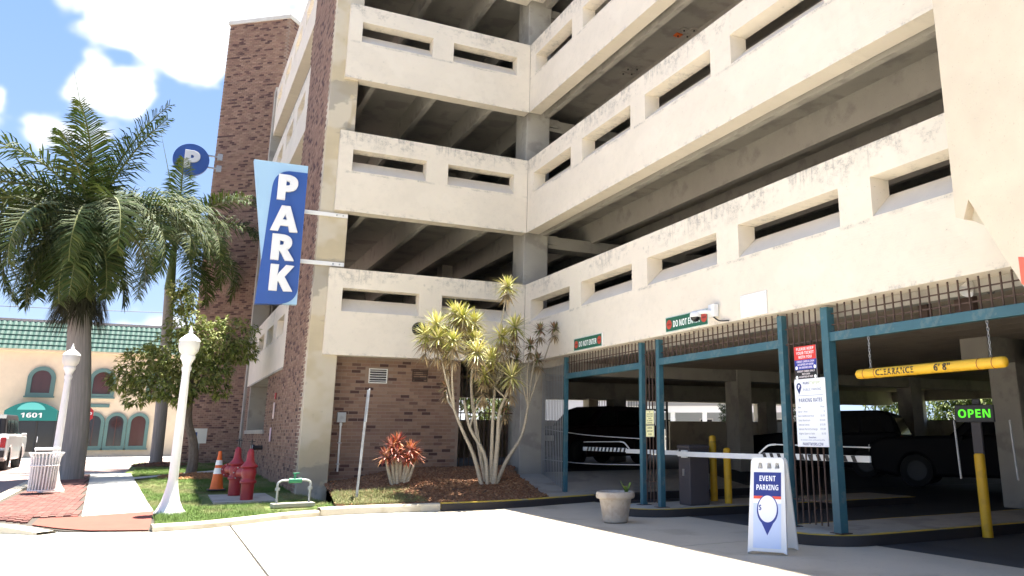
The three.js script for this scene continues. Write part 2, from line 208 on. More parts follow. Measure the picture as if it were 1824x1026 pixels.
// pavement: red clay pavers beside pale concrete slabs
sheet([[-10.05, 3.2], [-9.2, 3.35], [-8.6, 4.0], [-7.5, 4.5], [-7.53, 2.9], [-8.24, -9.4], [-10.25, -9.4]], (x, z) => gy(z) - 0.022 - 0.1 * ss(2.2, 4.4, z), 0.3, M.joint, 'pavement');
const pavement = scene.children.find(o => o.name === 'pavement');
{
  const py = z => gy(z) - 0.1 * ss(2.2, 4.4, z);
  const px0 = z => -9.98 - 0.015 * (3 - z) + 0.7 * ss(2.4, 3.3, z), pxm = z => -8.53 - 0.056 * (3 - z), zEnd = x => 3.2 + 1.2 * ss(-9.3, -8.2, x);
  for (let i = 0; i < 6; i++) { const z1 = 2.7 - i * 2.0, z0 = z1 - 1.985; part('concrete_slab', sheet([[pxm(z0), z0], [pxm(z1), z1], [-7.54 - 0.056 * (3 - z1), z1 + (i ? 0 : -0.28)], [-7.54 - 0.056 * (3 - z0), z0]], (x, z) => py(z) - 0.006, 0.7, null), M.walk, pavement); }
  const tint = [[0.19, 0.078, 0.06], [0.165, 0.066, 0.052], [0.21, 0.094, 0.073], [0.14, 0.058, 0.047]], geos = tint.map(c => paint(new RoundedBoxGeometry(0.097, 0.04, 0.197, 1, 0.004), c)), cand = [];
  for (let r = 0; r < 66; r++) for (let q = 0; q < 28; q++) { const z = 4.3 - r * 0.2 - (q % 2) * 0.1, x = -9.95 + q * 0.1; if (x < px0(z) + 0.06 || z > (x > -9.15 ? 2.66 : 3.15) || z < -9.2 || x > -7.58) continue; if (x > pxm(Math.min(2.7, z)) - 0.055) continue; cand.push([x, py(z) - 0.022 + 0.003 * rnd(), z, Math.floor(rnd() * 4)]); }
  cand.sort((a, b) => b[2] - a[2]); const rest = [];
  cand.forEach((c, i) => { if (i < 300) pieceOf(i ? `paver_${String(i).padStart(3, '0')}` : 'paver', geos[c[3]], M.paver, pavement, c[0], c[1], c[2]); else rest.push(geos[c[3]].clone().translate(c[0], c[1], c[2])); });
  part('tactile_mat', sheet([[-8.52, 2.72], [-9.1, 2.78], [-9.12, 3.34], [-8.75, 3.76], [-8.35, 4.12], [-7.6, 4.42], [-7.56, 2.44]], (x, z) => py(z) - 0.004, 0.25, null), M.mat, pavement);
  const s = part('paver_field', rest, M.paver, pavement); s.userData.kind = 'stuff';
}
const streetKerb = new THREE.Group(); streetKerb.name = numbered('kerb'); streetKerb.userData.kind = 'structure'; scene.add(streetKerb);
{ // street side kerb, dropped where it meets the driveway
  const pts = []; for (let i = 0; i <= 10; i++) { const z = 2.9 - i * 1.24; pts.push([-10.28 - 0.012 * (3 - z), z, gy(z) - 0.13]); }
  kerb(pts.slice().reverse(), 0.26, 0.14, M.kerb, streetKerb, 'kerb_stone'); kerb([[-10.28, 2.9, 0.0], [-9.9, 3.2, 0], [-9.3, 3.42, -0.03], [-8.75, 3.95, -0.09]].reverse().map(p => [p[0], p[1] + 0.05, p[2]]), 0.3, 0.13, M.kerb, streetKerb, 'kerb_return');
}
sheet([[-60, 4], [-9.9, 4], [-10.3, 2.8], [-10.5, -9.6], [-8.1, -10.2], [-7, -20], [40, -21], [40, -33], [-60, -33]], (x, z) => 0.0 + 0.19 * ss(3, -11, z), 2.5, M.street, 'street');
for (const [z0, z1, i] of [[-11.6, -12.5, 0], [-17.2, -18.4, 1], [-25, -27.5, 2]]) sheet([[-40, z0], [-7.6, z0], [-7.6, z1], [-40, z1]], (x, z) => 0.197 + 0.0, 3, M.walk, 'crosswalk_band');
sheet([[-60, -29.5], [40, -29.5], [40, -34.2], [-60, -34.2]], () => 0.205, 5, M.walk, 'far_pavement');
// lawn between pavement and garage
const lawnPoly = [[-7.5, 4.42], [-6.9, 4.26], [-6.25, 3.86], [-5.6, 3.36], [-4.6, 3.06], [-4.9, -0.1], [-5.0, -0.4], [-5.0, -14.6], [-6.9, -16.9], [-7.4, -18.3], [-8.35, -17], [-8.4, -10], [-8.24, -9.4], [-7.56, 2.6]];
const lawnY = (x, z) => gy(z) - 0.035 - 0.05 * ss(2.5, 4.4, z) + 0.03 * (n3(x * 1.3, 7, z * 1.3) - 0.5);
sheet(lawnPoly, lawnY, 0.5, M.turf, 'lawn');
const inPoly = (poly, x, z) => { let c = false; for (let i = 0, j = poly.length - 1; i < poly.length; j = i++) { const [a, b] = poly[i], [d, e] = poly[j]; if ((b > z) !== (e > z) && x < (d - a) * (z - b) / (e - b) + a) c = !c; } return c; };
function scatter(name, label, category, geo, mat, n, place) { const im = new THREE.InstancedMesh(geo, mat, n), m = new THREE.Matrix4(), q = new THREE.Quaternion(), e = new THREE.Euler(); let k = 0, guard = 0; while (k < n && guard++ < n * 20) { const r = place(); if (!r) continue; e.set(r.rx ?? 0, r.ry ?? 0, r.rz ?? 0); q.setFromEuler(e); m.compose(V3(r.x, r.y, r.z), q, V3(r.s, r.sy ?? r.s, r.s)); im.setMatrixAt(k, m); im.setColorAt(k, lin(...r.c)); k++; } im.count = k; im.name = numbered(name); im.castShadow = im.receiveShadow = true; im.userData.kind = 'stuff'; tag(im, label, category); scene.add(im); return im; }
function tuft() { const pos = []; for (let i = 0; i < 6; i++) { const a = i * 1.05 + 0.3, l = 0.5 + 0.5 * hash3(i, 3, 1), w = 0.05, dx = Math.cos(a), dz = Math.sin(a), bx = 0.12 * dx, bz = 0.12 * dz; const P = (s, t) => [bx + dx * t * t * 0.7 * l - dz * s * w * (1 - t * 0.9), t * l, bz + dz * t * t * 0.7 * l + dx * s * w * (1 - t * 0.9)]; for (const [t0, t1] of [[0, 0.5], [0.5, 1]]) { pos.push(...P(-1, t0), ...P(1, t0), ...P(1, t1), ...P(-1, t0), ...P(1, t1), ...P(-1, t1)); } } const g = new THREE.BufferGeometry(); g.setAttribute('position', new THREE.Float32BufferAttribute(pos, 3)); g.computeVertexNormals(); return prep(g); }
const padSpots = [[-6.05, 0.3, 0.75, 1.4], [-5.4, 2.5, 0.45, 0.35], [-6.75, -7.9, 0.7, 0.7], [-7.5, -15.5, 0.6, 0.8]];
const strip = z => -8.15 + (-6.95 - z) * 0.775;
const grassMat = std(1, 1, 1, 0.8);
scatter('lawn_grass', 'short green grass growing beside the brick wall and pavement', 'grass', tuft(), grassMat, 26000, () => {
  const z = rnd() < 0.72 ? rr(-4, 4.4) : rr(-17, -4), x = rr(-8.2, -4.7); if (!inPoly(lawnPoly, x, z)) return null; for (const p of padSpots) if (Math.abs(x - p[0]) < p[2] && Math.abs(z - p[1]) < p[3]) return null; if (Math.abs(x - strip(z)) < 0.35 && z < -6.4 && z > -11.6) return null;
  const dry = ss(0.45, 0.7, fbm3(x * 1.1, 2, z * 1.1, 3)); const c = mixc([0.1, 0.17, 0.025], [0.27, 0.24, 0.11], dry * 0.8); return { x, y: lawnY(x, z) - 0.01, z, ry: rnd() * 6.3, s: rr(0.05, 0.1) * (1 - 0.3 * dry), c: mulc(c, rr(0.75, 1.25)) };
});
{ const y = z => gy(z) - 0.005; sheet([[-8.1, -6.55], [-8.14, -7.3], [-5.05, -11.4], [-5.05, -10.5]], (x, z) => y(z), 0.8, M.walk, 'lawn_path'); }
// planted bed with bark mulch
const bedPoly = [[-4.75, 3.08], [-4.3, 3.04], [-3.6, 3.1], [-2.9, 3.2], [-2.1, 3.24], [-1.3, 3.16], [-0.6, 2.95], [-0.75, 1.7], [-0.3, 0.2], [-0.05, -0.25], [-0.05, -0.85], [-1.4, -0.85], [-1.4, -0.58], [-4.36, -0.58], [-4.5, 0.6]];
sheet(bedPoly, mulchY, 0.3, M.soil, 'planting_bed');
scatter('bark_mulch', 'loose red brown bark mulch covering the planted bed', 'mulch', prep(new THREE.BoxGeometry(1, 0.22, 0.38)), std(1, 1, 1, 0.95), 15000, () => {
  const x = rr(-4.75, -0.05), z = rr(-0.7, 3.2); if (!inPoly(bedPoly, x, z)) return null; const g = x < -3.6 && z > 2.2 && rnd() < 0.6; if (g) return null;
  const c = mixc([0.2, 0.085, 0.04], [0.36, 0.22, 0.12], rnd() * rnd()); return { x, y: mulchY(x, z) + 0.006, z, ry: rnd() * 6.3, rx: rr(-0.5, 0.5), rz: rr(-0.5, 0.5), s: rr(0.03, 0.085), c: mulc(c, rr(0.6, 1.2)) };
});
scatter('bed_edge_grass', 'thin pale grass creeping in at the edge of mulch', 'grass', tuft(), grassMat, 2600, () => { const x = rr(-4.75, -3.1), z = rr(1.9, 3.05); if (!inPoly(bedPoly, x, z)) return null; if (rnd() > ss(-3.0, -4.1, x) + 0.25 * ss(2.4, 3, z)) return null; return { x, y: mulchY(x, z), z, ry: rnd() * 6.3, s: rr(0.04, 0.1), c: mulc(mixc([0.13, 0.18, 0.04], [0.3, 0.26, 0.13], rnd()), rr(0.8, 1.2)) }; });
scatter('tree_mulch', 'orange brown mulch heaped round the small tree', 'mulch', prep(new THREE.BoxGeometry(1, 0.22, 0.38)), std(1, 1, 1, 0.95), 3500, () => { const a = rnd() * 6.3, r = Math.sqrt(rnd()); const q = rnd() < 0.6; const x = (q ? -6.6 : -7.5) + r * Math.cos(a) * (q ? 0.95 : 0.85), z = (q ? -7.3 : -14.4) + r * Math.sin(a) * (q ? 1.3 : 1.1); if (x > -5.1) return null; return { x, y: lawnY(x, z) + 0.015 + 0.09 * (1 - r), z, ry: rnd() * 6.3, rx: rr(-0.5, 0.5), rz: rr(-0.5, 0.5), s: rr(0.05, 0.11), c: mulc(q ? [0.36, 0.17, 0.07] : [0.17, 0.08, 0.05], rr(0.7, 1.3)) }; });
// raised concrete walk beside the corner column, entrance island
sheet([[-0.6, 2.95], [0.5, 2.66], [5, 2.55], [5, -0.9], [0, -0.9], [-0.05, -0.25], [-0.3, 0.2], [-0.75, 1.7]], (x, z) => lerp(0.135, 0.44, ss(2.7, -0.3, z)), 0.5, M.conc, 'side_walk');
{
  const isl = new THREE.Group(); isl.name = 'entrance_island'; isl.userData.kind = 'structure'; scene.add(isl);
  const mk = (z0, z1, x0, x1) => { const s = new THREE.Shape(), r = (z1 - z0) / 2; s.moveTo(x1, z0); s.lineTo(x0 + r, z0); s.absarc(x0 + r, z0 + r, r, -Math.PI / 2, -Math.PI * 1.5, true); s.lineTo(x1, z1); s.closePath(); return s; };
  for (const [z0, z1, x0] of [[4.9, 6.3, -0.45], [9.05, 10.5, -0.3]]) {
    part('island_kerb', extr(mk(z0, z1, x0, 6), 0.22).rotateX(Math.PI / 2).translate(0, 0.125, 0), M.blackPaint, isl);
    part('island_top', extr(mk(z0 + 0.13, z1 - 0.13, x0 + 0.13, 6), 0.01).rotateX(Math.PI / 2).translate(0, 0.139, 0), M.conc, isl);
    const o = mk(z0 + 0.02, z1 - 0.02, x0 + 0.02, 6), hole = mk(z0 + 0.12, z1 - 0.12, x0 + 0.12, 6.2); o.holes.push(new THREE.Path(mk(z0 + 0.12, z1 - 0.12, x0 + 0.12, 5.99).getPoints())); part('yellow_paint_line', extr(o, 0.004).rotateX(Math.PI / 2).translate(0, 0.1305, 0), M.yPaint, isl);
  }
}

// ------------------------------------------------------------------ parking garage
const LV = [3.052, 6.312, 9.572, 12.832], PH = 1.926, PT = 0.33;
const garage = thing('parking_garage', 'four level concrete parking garage with slotted spandrel panels and brick base', 'parking garage');
function panelGeo(len, holes, T = PT) {
  const s = shape([[0, 0], [len, 0], [len, PH], [0, PH]]), s0 = 0.965, s1 = 1.29, s2 = 1.49, out = [];
  for (const [a, b] of holes) { s.holes.push(new THREE.Path([[a, s0], [a, s2], [b, s2], [b, s0]].map(p => new THREE.Vector2(...p)))); out.push(new THREE.ExtrudeGeometry(shape([[0, s0], [T, s0], [T, s1]]), { depth: b - a, bevelEnabled: false }).rotateY(Math.PI / 2).translate(a, 0, 0)); }
  out.push(extr(s, T).translate(0, 0, -T));
  const g = mergeGeometries(out.map(prep)), p = g.attributes.position, n = g.attributes.normal, u = g.attributes.uv;
  for (let i = 0; i < p.count; i++) { const flat = Math.abs(n.getY(i)) > 0.9; u.setXY(i, (p.getX(i) + (flat ? 0 : 0.6 * Math.abs(n.getX(i)) * p.getZ(i))) / 13.7, flat ? (p.getY(i) > 1.4 && n.getY(i) < 0 ? 0.8 - p.getZ(i) * 0.4 : 0.03 - p.getZ(i) * 0.15) : p.getY(i) / PH); }
  return g;
}
const rHoles = []; for (let k = 0; k < 6; k++) rHoles.push([0.36 + 2.737 * k, 2.53 + 2.737 * k]);
const gL = panelGeo(4.685, [[0.31, 2.05], [2.585, 4.32]]), gR = panelGeo(16.44, rHoles), gS = panelGeo(10.1, [[0.3, 1.95], [2.8, 4.45], [5.3, 6.95], [7.8, 9.4]]);
const shiftU = (g, d, e) => { g = g.clone(); const u = g.attributes.uv; for (let i = 0; i < u.count; i++) u.setX(i, u.getX(i) + d); return g; };
LV.forEach((b, k) => {
  for (const [g, x, z, r, d] of [[gL, -4.69, 0, 0, 0.37], [gR, 0, 0.012, -Math.PI / 2, 0.11], [gS, -5.0, -14.2, -Math.PI / 2, 0.7]]) { const m = new THREE.Mesh(shiftU(g, d + k * 0.29), M.panel); m.name = 'spandrel_panel'; m.castShadow = m.receiveShadow = true; m.position.set(x, b, z); m.rotation.y = r; garage.add(m); }
  // floor plates with ribs
  part('floor_plate', [box(-4.9, b + 0.62, -14.35, 20.8, b + 0.74, -0.36), box(0.36, b + 0.62, -0.36, 20.8, b + 0.74, 16.4)], M.plate, garage);
  if (k === 0) { for (let i = 0; i < 33; i++) part('soffit_plank', rbox(0.604, 0.1, 16.2 + 14.2, 0.012, 0.82 + i * 0.612, b + 0.16, 1.0), M.soffit, garage); }
  else for (let i = 0; i < 17; i++) { const x = -3.95 + i * 1.52; if (x > 20.5) break; const top = b + 0.625; part('floor_rib', extr(shape([[-0.1, 0], [0.1, 0], [0.065, -0.58], [-0.065, -0.58]]), (x > 0.4 ? 16.3 : -0.37) + 14.3).translate(x, top, -14.3), M.rib, garage); }
  part('deck_coating', [box(-4.88, b + 0.744, -14.33, 20.78, b + 0.752, -0.38), box(0.38, b + 0.744, -0.38, 20.78, b + 0.752, 16.38)], M.floor, garage);  // added dark sheet over the unseen decks, cuts bounce light to the ceilings
  part('girder', [box(0.72, b - 0.22, -1.0, 20.8, b + 0.1, -0.45), box(0.712, b - 0.12, -0.95, 1.05, b + 0.108, -0.40)], M.conc, garage);
  const rh = k < 3 ? 3.258 : PH; part('rear_upper_wall', [box(-4.9, b, -14.75, 21, b + rh, -14.45), box(20.85, b, -14.45, 21.15, b + rh, 16.4)], M.conc, garage);  // unseen upper rear and side walls, raised full height to darken the decks
});
part('roof_drain_curb', [box(-4.6, 13.58, -14.3, 20.8, 13.64, -0.4)], M.dark, garage);
// ground level: soffit beams along the entrance, columns, rear wall
part('ledger_beam', [box(0.335, 2.9, 0.1, 0.48, 3.2, 16.4)], M.conc, garage);
const col = (x0, z0, x1, z1, y0, y1, mat) => { const w = x1 - x0, d = z1 - z0; return part('column', new RoundedBoxGeometry(w, y1 - y0, d, 2, 0.02).translate((x0 + x1) / 2, (y0 + y1) / 2, (z0 + z1) / 2), mat, garage); };
col(0.04, -1.0, 0.71, -0.25, 0, 15.2, M.conc);
col(-4.99, -0.75, -4.36, -0.13, 0, 15.4, M.pillar);
for (const [x, z] of [[7, -0.7], [14, -0.7], [0.4, -8], [7, -8], [14, -8], [7, 8], [14, 8], [20.6, 1.8], [20.6, -6.2], [20.6, 8]]) col(x - 0.25, z - 0.3, x + 0.25, z + 0.3, 0, 13.4, M.dark);
for (const x of [9.3, 18.95]) col(x - 0.24, -14.8, x + 0.24, -14.2, 0, 3.4, M.conc);
part('girder', [box(-4.5, 2.6, -8.35, 20.8, 3.2, -7.65)], M.dark, garage); part('girder', [box(6, 2.7, 7.7, 20.8, 3.2, 8.3)], M.dark, garage);
part('rear_wall', [box(-4.9, 0, -14.75, 9.05, 1.95, -14.45), box(13.45, 0, -14.75, 21, 1.96, -14.45), box(20.85, 0, -14.45, 21.15, 1.93, 16.4)], M.dark, garage);
part('rear_lintel', [box(-4.9, 2.85, -14.78, 21, 3.06, -14.5), box(20.8, 2.72, -14.4, 21.1, 3.06, 16.4)], M.dark, garage);
part('side_wall', [box(0.6, 0, 16.4, 21.1, 14, 16.7)], M.conc, garage);
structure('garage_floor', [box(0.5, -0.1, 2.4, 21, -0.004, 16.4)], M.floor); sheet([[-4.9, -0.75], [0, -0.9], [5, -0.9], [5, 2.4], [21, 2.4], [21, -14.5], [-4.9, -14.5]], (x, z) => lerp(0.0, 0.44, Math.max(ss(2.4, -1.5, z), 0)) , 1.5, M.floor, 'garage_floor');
// brick: mortar backing with courses of separate bricks
const brickTint = [[0.25, 0.155, 0.108], [0.27, 0.17, 0.12], [0.225, 0.135, 0.097], [0.285, 0.185, 0.132], [0.1, 0.053, 0.045], [0.085, 0.045, 0.04], [0.15, 0.085, 0.066], [0.245, 0.145, 0.106]];
const brickGeo = brickTint.map(c => { const g = paint(new THREE.BoxGeometry(0.196, 0.062, 0.05), c); return muv(g); });
const pickTint = () => { const r = rnd(); return r < 0.17 ? 4 + Math.floor(rnd() * 3) : [0, 1, 2, 3, 7][Math.floor(rnd() * 5)]; };
function lay(w, h, solid) { const out = []; for (let r = 0; r * 0.0765 + 0.07 < h; r++) for (let c = 0; c * 0.208 < w + 0.2; c++) { const u = c * 0.208 + (r % 2 ? 0 : 0.104), v = 0.037 + r * 0.0765; if (u < 0.09 || u > w - 0.09 || !solid(u, v)) continue; out.push([u, v, pickTint()]); } return out; }
function field(list, depth = 0.05) { // thousands of bricks as one geometry, front and edge faces only
  const pos = [], nor = [], col = [], uv = []; const F = [[[-1, -1, 1], [1, -1, 1], [1, 1, 1], [-1, 1, 1], [0, 0, 1]], [[-1, 1, 1], [1, 1, 1], [1, 1, -1], [-1, 1, -1], [0, 1, 0]], [[-1, -1, -1], [1, -1, -1], [1, -1, 1], [-1, -1, 1], [0, -1, 0]], [[1, -1, 1], [1, -1, -1], [1, 1, -1], [1, 1, 1], [1, 0, 0]], [[-1, -1, -1], [-1, -1, 1], [-1, 1, 1], [-1, 1, -1], [-1, 0, 0]]];
  for (const [u, v, t] of list) { const c = mulc(brickTint[t], rr(0.88, 1.12)), pr = (rnd() - 0.5) * 0.004; for (const f of F) for (const k of [0, 1, 2, 0, 2, 3]) { const q = f[k]; pos.push(u + q[0] * 0.098, v + q[1] * 0.031, q[2] * 0.01 + pr); nor.push(...f[4]); col.push(...c); uv.push(u + q[0] * 0.098, v + q[1] * 0.031); } }
  const g = new THREE.BufferGeometry(); g.setAttribute('position', new THREE.Float32BufferAttribute(pos, 3)); g.setAttribute('normal', new THREE.Float32BufferAttribute(nor, 3)); g.setAttribute('color', new THREE.Float32BufferAttribute(col, 3)); g.setAttribute('uv', new THREE.Float32BufferAttribute(uv, 2)); return g;
}
{ // wall under the corner panel
  const w = part('brick_wall', box(-4.4, 0.1, -0.86, -1.38, 3.1, -0.61), M.mortar, garage), y0 = 0.42;
  const list = lay(3.0, 2.6, (u, v) => !(u > 0.72 && u < 1.32 && v > 2.05 && v < 2.46)); list.sort((a, b) => b[1] - a[1]); const rest = [];
  list.forEach((b, i) => i < 300 ? pieceOf(i ? `brick_${String(i).padStart(3, '0')}` : 'brick', brickGeo[b[2]], M.brick, w, -4.36 + b[0], y0 + b[1], -0.625 + rr(-0.003, 0.003)) : rest.push(b));
  const f = part('brick_courses', field(rest).translate(-4.36, y0, -0.61), M.brick, w, true); f.userData.kind = 'stuff';
}
{ // street side
  const win = (u, v) => u > 7.2 && u < 13.1 && v > 1.35 && v < 3.2;
  const wallS = shape([[0.3, 0], [4.12, 0], [4.12, 3.1], [7.2, 3.1], [7.2, 1.4], [13.1, 1.4], [13.1, 3.1], [14.2, 3.1], [14.2, 0.05], [14.21, 0], [14.21, 0]]);
  const w = part('brick_wall', [box(-4.98, 0.05, -4.12, -4.75, 15.2, -0.3), box(-4.98, 0.05, -7.2, -4.75, 3.04, -4.12), box(-4.98, 0.05, -13.1, -4.75, 1.42, -7.2), box(-4.98, 0.05, -14.2, -4.75, 3.04, -13.1)], M.mortar, garage);
  const list = lay(14.1, 15.1, (u, v) => u < 4.05 || (v < 3.0 && !win(u + 0.1, v) && !win(u - 0.1, v)));
  const f = part('brick_courses', field(list).rotateY(-Math.PI / 2).translate(-4.985, 0.1, -14.2 + 0), M.brick, w, true); f.userData.kind = 'stuff';
  // rows run from the pillar towards the far pilaster
  f.scale.z = -1; f.position.z = -14.5;
  part('end_pilaster', box(-5.06, 0, -14.75, -4.5, 14.9, -14.22), M.conc, garage);
  part('window_surround', [box(-5.04, 1.38, -13.1, -4.6, 1.5, -7.2), box(-4.98, 1.5, -13.1, -4.3, 3.04, -12.95), box(-4.98, 1.5, -7.35, -4.3, 3.04, -7.2), box(-5.03, 3.0, -13.12, -4.4, 3.05, -4.15)], M.conc, garage);
  part('window_back', box(-4.35, 1.5, -12.95, -4.3, 3.05, -7.35), M.dark, garage);
  part('roof_coping', [box(-5.03, 15.2, -4.15, -4.7, 15.32, -0.1)], M.conc, garage);
  LV.slice(0, 3).forEach(b => part('inner_wall', box(-4.45, b + PH, -14.2, -4.4, b + 3.26, -14.0), M.conc, garage));
}
// louvred vents on the wall
for (const [x, y, mt] of [[-3.555, 2.5, M.steel], [-2.55, 2.56, M.rust]]) { const s = mt === M.steel ? 1 : 0.85, v = part('wall_vent', [box(x, y, -0.62, x + 0.42 * s, y + 0.02, -0.575), box(x, y + 0.31 * s, -0.62, x + 0.42 * s, y + 0.33 * s, -0.575), box(x, y + 0.02, -0.62, x + 0.02, y + 0.31 * s, -0.575), box(x + 0.4 * s, y + 0.02, -0.62, x + 0.42 * s, y + 0.31 * s, -0.575)], mt === M.steel ? M.whitePost : M.rust, garage);
  part('duct', box(x + 0.02, y + 0.02, -0.612, x + 0.4 * s, y + 0.31 * s, -0.606), M.blackPaint, v);  // flat black plate, the shade behind the slats put into its colour
  for (let k = 0; k < 5; k++) part('louvre', new THREE.BoxGeometry(0.38 * s, 0.01, 0.03).rotateX(0.5).translate(x + 0.21 * s, y + 0.055 + k * 0.055 * s, -0.592), mt === M.steel ? M.whitePost : M.rust, v); }
// iron pickets closing the gap beside the wall
for (let k = 0; k < 11; k++) part('fence_picket', box(-1.3 + k * 0.12, 0.4, -0.75, -1.28 + k * 0.12, 2.95, -0.73), M.rust, garage);
part('fence_rail', [box(-1.38, 1.85, -0.76, 0.04, 1.88, -0.74), box(-1.38, 0.6, -0.76, 0.04, 0.63, -0.74)], M.rust, garage);

// cast anchor plates under the third floor
for (const [x, z] of [[1.62, 2.4], [1.75, 4.7]]) for (const [i, dx, dz, mt] of [[0, 0, 0, M.conc], [1, 0.2, 0.1, M.conc], [2, 0.02, -0.28, z > 3 ? M.orange : M.conc], [3, 0.22, -0.2, M.conc]]) { const p = part('anchor_plate', rbox(0.16, 0.03, 0.16, 0.006, x + dx, 10.178, z + dz), mt, garage); part('stud', cyl(0.02, 0.02, 0.03, x + dx, 10.135, z + dz, 8), M.black, p); }

// ------------------------------------------------------------------ stair tower
{
  const T = thing('stair_tower', 'tall windowless brown brick stair tower behind the street palms', 'tower', -4.73, 0, -15.0, 0);
  const H = 18.5, W = 2.85, D = 6;
  const left = part('brick_wall', box(-W, 0.1, -D, -0.0, H - 0.1, -0.02), M.mortar, T); left.rotation.y = -0.7;
  const f = part('brick_courses', field(lay(W, H - 0.15, () => true)).translate(-W, 0.12, -0.012), M.brick, left, true); f.userData.kind = 'stuff';
  const f2 = part('brick_courses', field(lay(D, H - 0.15, () => true)).rotateY(Math.PI / 2).translate(0.006, 0.12, 0), M.brick, left, true); f2.userData.kind = 'stuff';
  const cap = part('coping', box(-W - 0.06, H - 0.1, -D, 0.05, H + 0.06, 0.05), M.walk, T); cap.rotation.y = -0.7;
}

// ------------------------------------------------------------------ steel entrance screen, signs and gear on the driveway side
const font = await new FontLoader().loadAsync('fonts/droid/droid_sans_bold.typeface.json');
function word(s, size, depth, x = 0, y = 0, z = 0, sx = 1, fat = 0) { const g = new TextGeometry(s, { font, size, depth, curveSegments: 6, bevelEnabled: fat > 0, bevelSize: fat, bevelThickness: 0.006, bevelSegments: 2 }); g.computeBoundingBox(); const b = g.boundingBox; return g.translate(-(b.min.x + b.max.x) / 2, -(b.min.y + b.max.y) / 2, 0).scale(sx, 1, 1).translate(x, y, z); }
const quad = (w, h, x = 0, y = 0, z = 0) => new THREE.PlaneGeometry(w, h).translate(x, y, z);
{
  const F = thing('entrance_screen', 'blue green steel posts and headers with bar grille across the garage lanes', 'steel screen', 0.15, 0, 0);
  for (const [z, w, y0] of [[2.1, 0.085, 0.13], [5.38, 0.1, 0.135], [5.98, 0.1, 0.135], [9.32, 0.1, 0.135], [10.24, 0.13, 0.135], [15.9, 0.13, 0]]) { const p = part('post', rbox(w, 3.02 - y0, w, 0.006, 0, (3.02 + y0) / 2, z), M.teal, F); part('base_plate', box(-0.1, y0, z - 0.1, 0.1, y0 + 0.012, z + 0.1), M.rust, p); }
  for (const [a, b, y] of [[2.14, 5.33, 2.6], [6.03, 9.27, 2.62], [10.3, 15.84, 2.62]]) part('header', rbox(0.08, 0.12, b - a, 0.006, 0, y, (a + b) / 2), M.teal, F);
  const bar = prep(new THREE.BoxGeometry(0.016, 1, 0.016)); let n = 0;
  const pick = (z, y0, y1) => { const m = pieceOf('grille_bar', bar, M.rust, F, 0.0, (y0 + y1) / 2, z); m.scale.y = y1 - y0; };
  for (let z = 2.25; z < 5.3; z += 0.125) pick(z, 2.66, 3.04); for (let z = 6.14; z < 9.25; z += 0.135) pick(z, 2.68, 3.06); for (let z = 10.44; z < 15.8; z += 0.135) pick(z, 2.68, 3.06);
  for (let z = 5.5; z < 5.93; z += 0.115) pick(z, 0.2, 3.04); for (let z = 9.44; z < 10.2; z += 0.115) pick(z, 0.2, 3.04);
  for (const [a, b, y] of [[2.14, 5.33, 2.9], [6.03, 9.27, 2.78], [6.03, 9.27, 2.93], [10.3, 15.84, 2.78], [10.3, 15.84, 2.93], [5.43, 5.93, 0.55], [5.43, 5.93, 2.8], [9.37, 10.18, 0.5], [9.37, 10.18, 2.6], [9.37, 10.18, 2.82]]) part('grille_rail', box(0.01, y - 0.008, a, 0.022, y + 0.008, b), M.rust, F);
  // side screen from the corner column to the first post
  for (let k = 0; k < 16; k++) { const z = -0.1 + k * 0.14; const m = pieceOf('grille_bar', bar, M.galv, F, 0.42 - 0.4 * (k / 16), 1.55, z); m.scale.y = 2.7; }
}
for (const [a, b, lab] of [[[0.62, 1.5, -0.22], [0.15, 1.28, 5.33], 'upper steel cable strung across the exit lane from the corner column'], [[0.62, 0.78, -0.22], [0.15, 0.82, 5.33], 'lower steel cable strung across the exit lane from the corner column']]) { const p = V3(...a), q = V3(...b), m = p.clone().add(q).multiplyScalar(0.5); m.y -= 0.04; const o = part(numbered('lane_cable'), tube([p, m, q], 0.009, 0.009, 6, 24), M.galv, scene); tag(o, lab, 'cable'); }
// green signs on the panel
function dne(z, lab) {
  const g = thing('do_not_enter_sign', lab, 'sign', -0.006, 3.21, z, -Math.PI / 2, 'green do not enter signs'); const W = 1.28, H = 0.27;
  part('sign_plate', rbox(W, H, 0.02, 0.006, 0, 0, -0.002), M.white, g);
  const face = print(1024, 216, (k, w, h) => { k.fillStyle = '#0c5a44'; k.fillRect(0, 0, w, h); k.strokeStyle = '#d9e4de'; k.lineWidth = 6; k.strokeRect(6, 6, w - 12, h - 12); for (const x of [90, w - 90]) { k.fillStyle = '#b5402f'; k.beginPath(); k.arc(x, h / 2, 68, 0, 7); k.fill(); k.fillStyle = '#7d2a22'; k.fillRect(x - 46, h / 2 - 12, 92, 24); } k.fillStyle = '#f2f5f2'; k.textAlign = 'center'; k.textBaseline = 'middle'; textFit(k, 'DO NOT ENTER', w / 2, h / 2 + 4, 128, 650); });
  part('sign_face', quad(W - 0.01, H - 0.01, 0, 0, 0.0095), face, g, true);
}
dne(3.45, 'green do not enter sign between the leafy corner plant and the camera'); dne(7.1, 'green do not enter sign partly behind the white security camera');
{ const g = thing('round_wall_lamp', 'round black bulkhead lamp on the concrete panel beside the spiky shrub', 'lamp', -2.62, 3.72, 0.0); part('back_plate', new THREE.CylinderGeometry(0.15, 0.16, 0.06, 28).rotateX(Math.PI / 2).translate(0, 0, 0.028), M.black, g); part('lens', new THREE.SphereGeometry(0.11, 20, 10).scale(1, 1, 0.5).translate(0, 0, 0.05), M.tint, g); part('guard_ring', new THREE.TorusGeometry(0.13, 0.012, 6, 28).translate(0, 0, 0.065), M.black, g); }
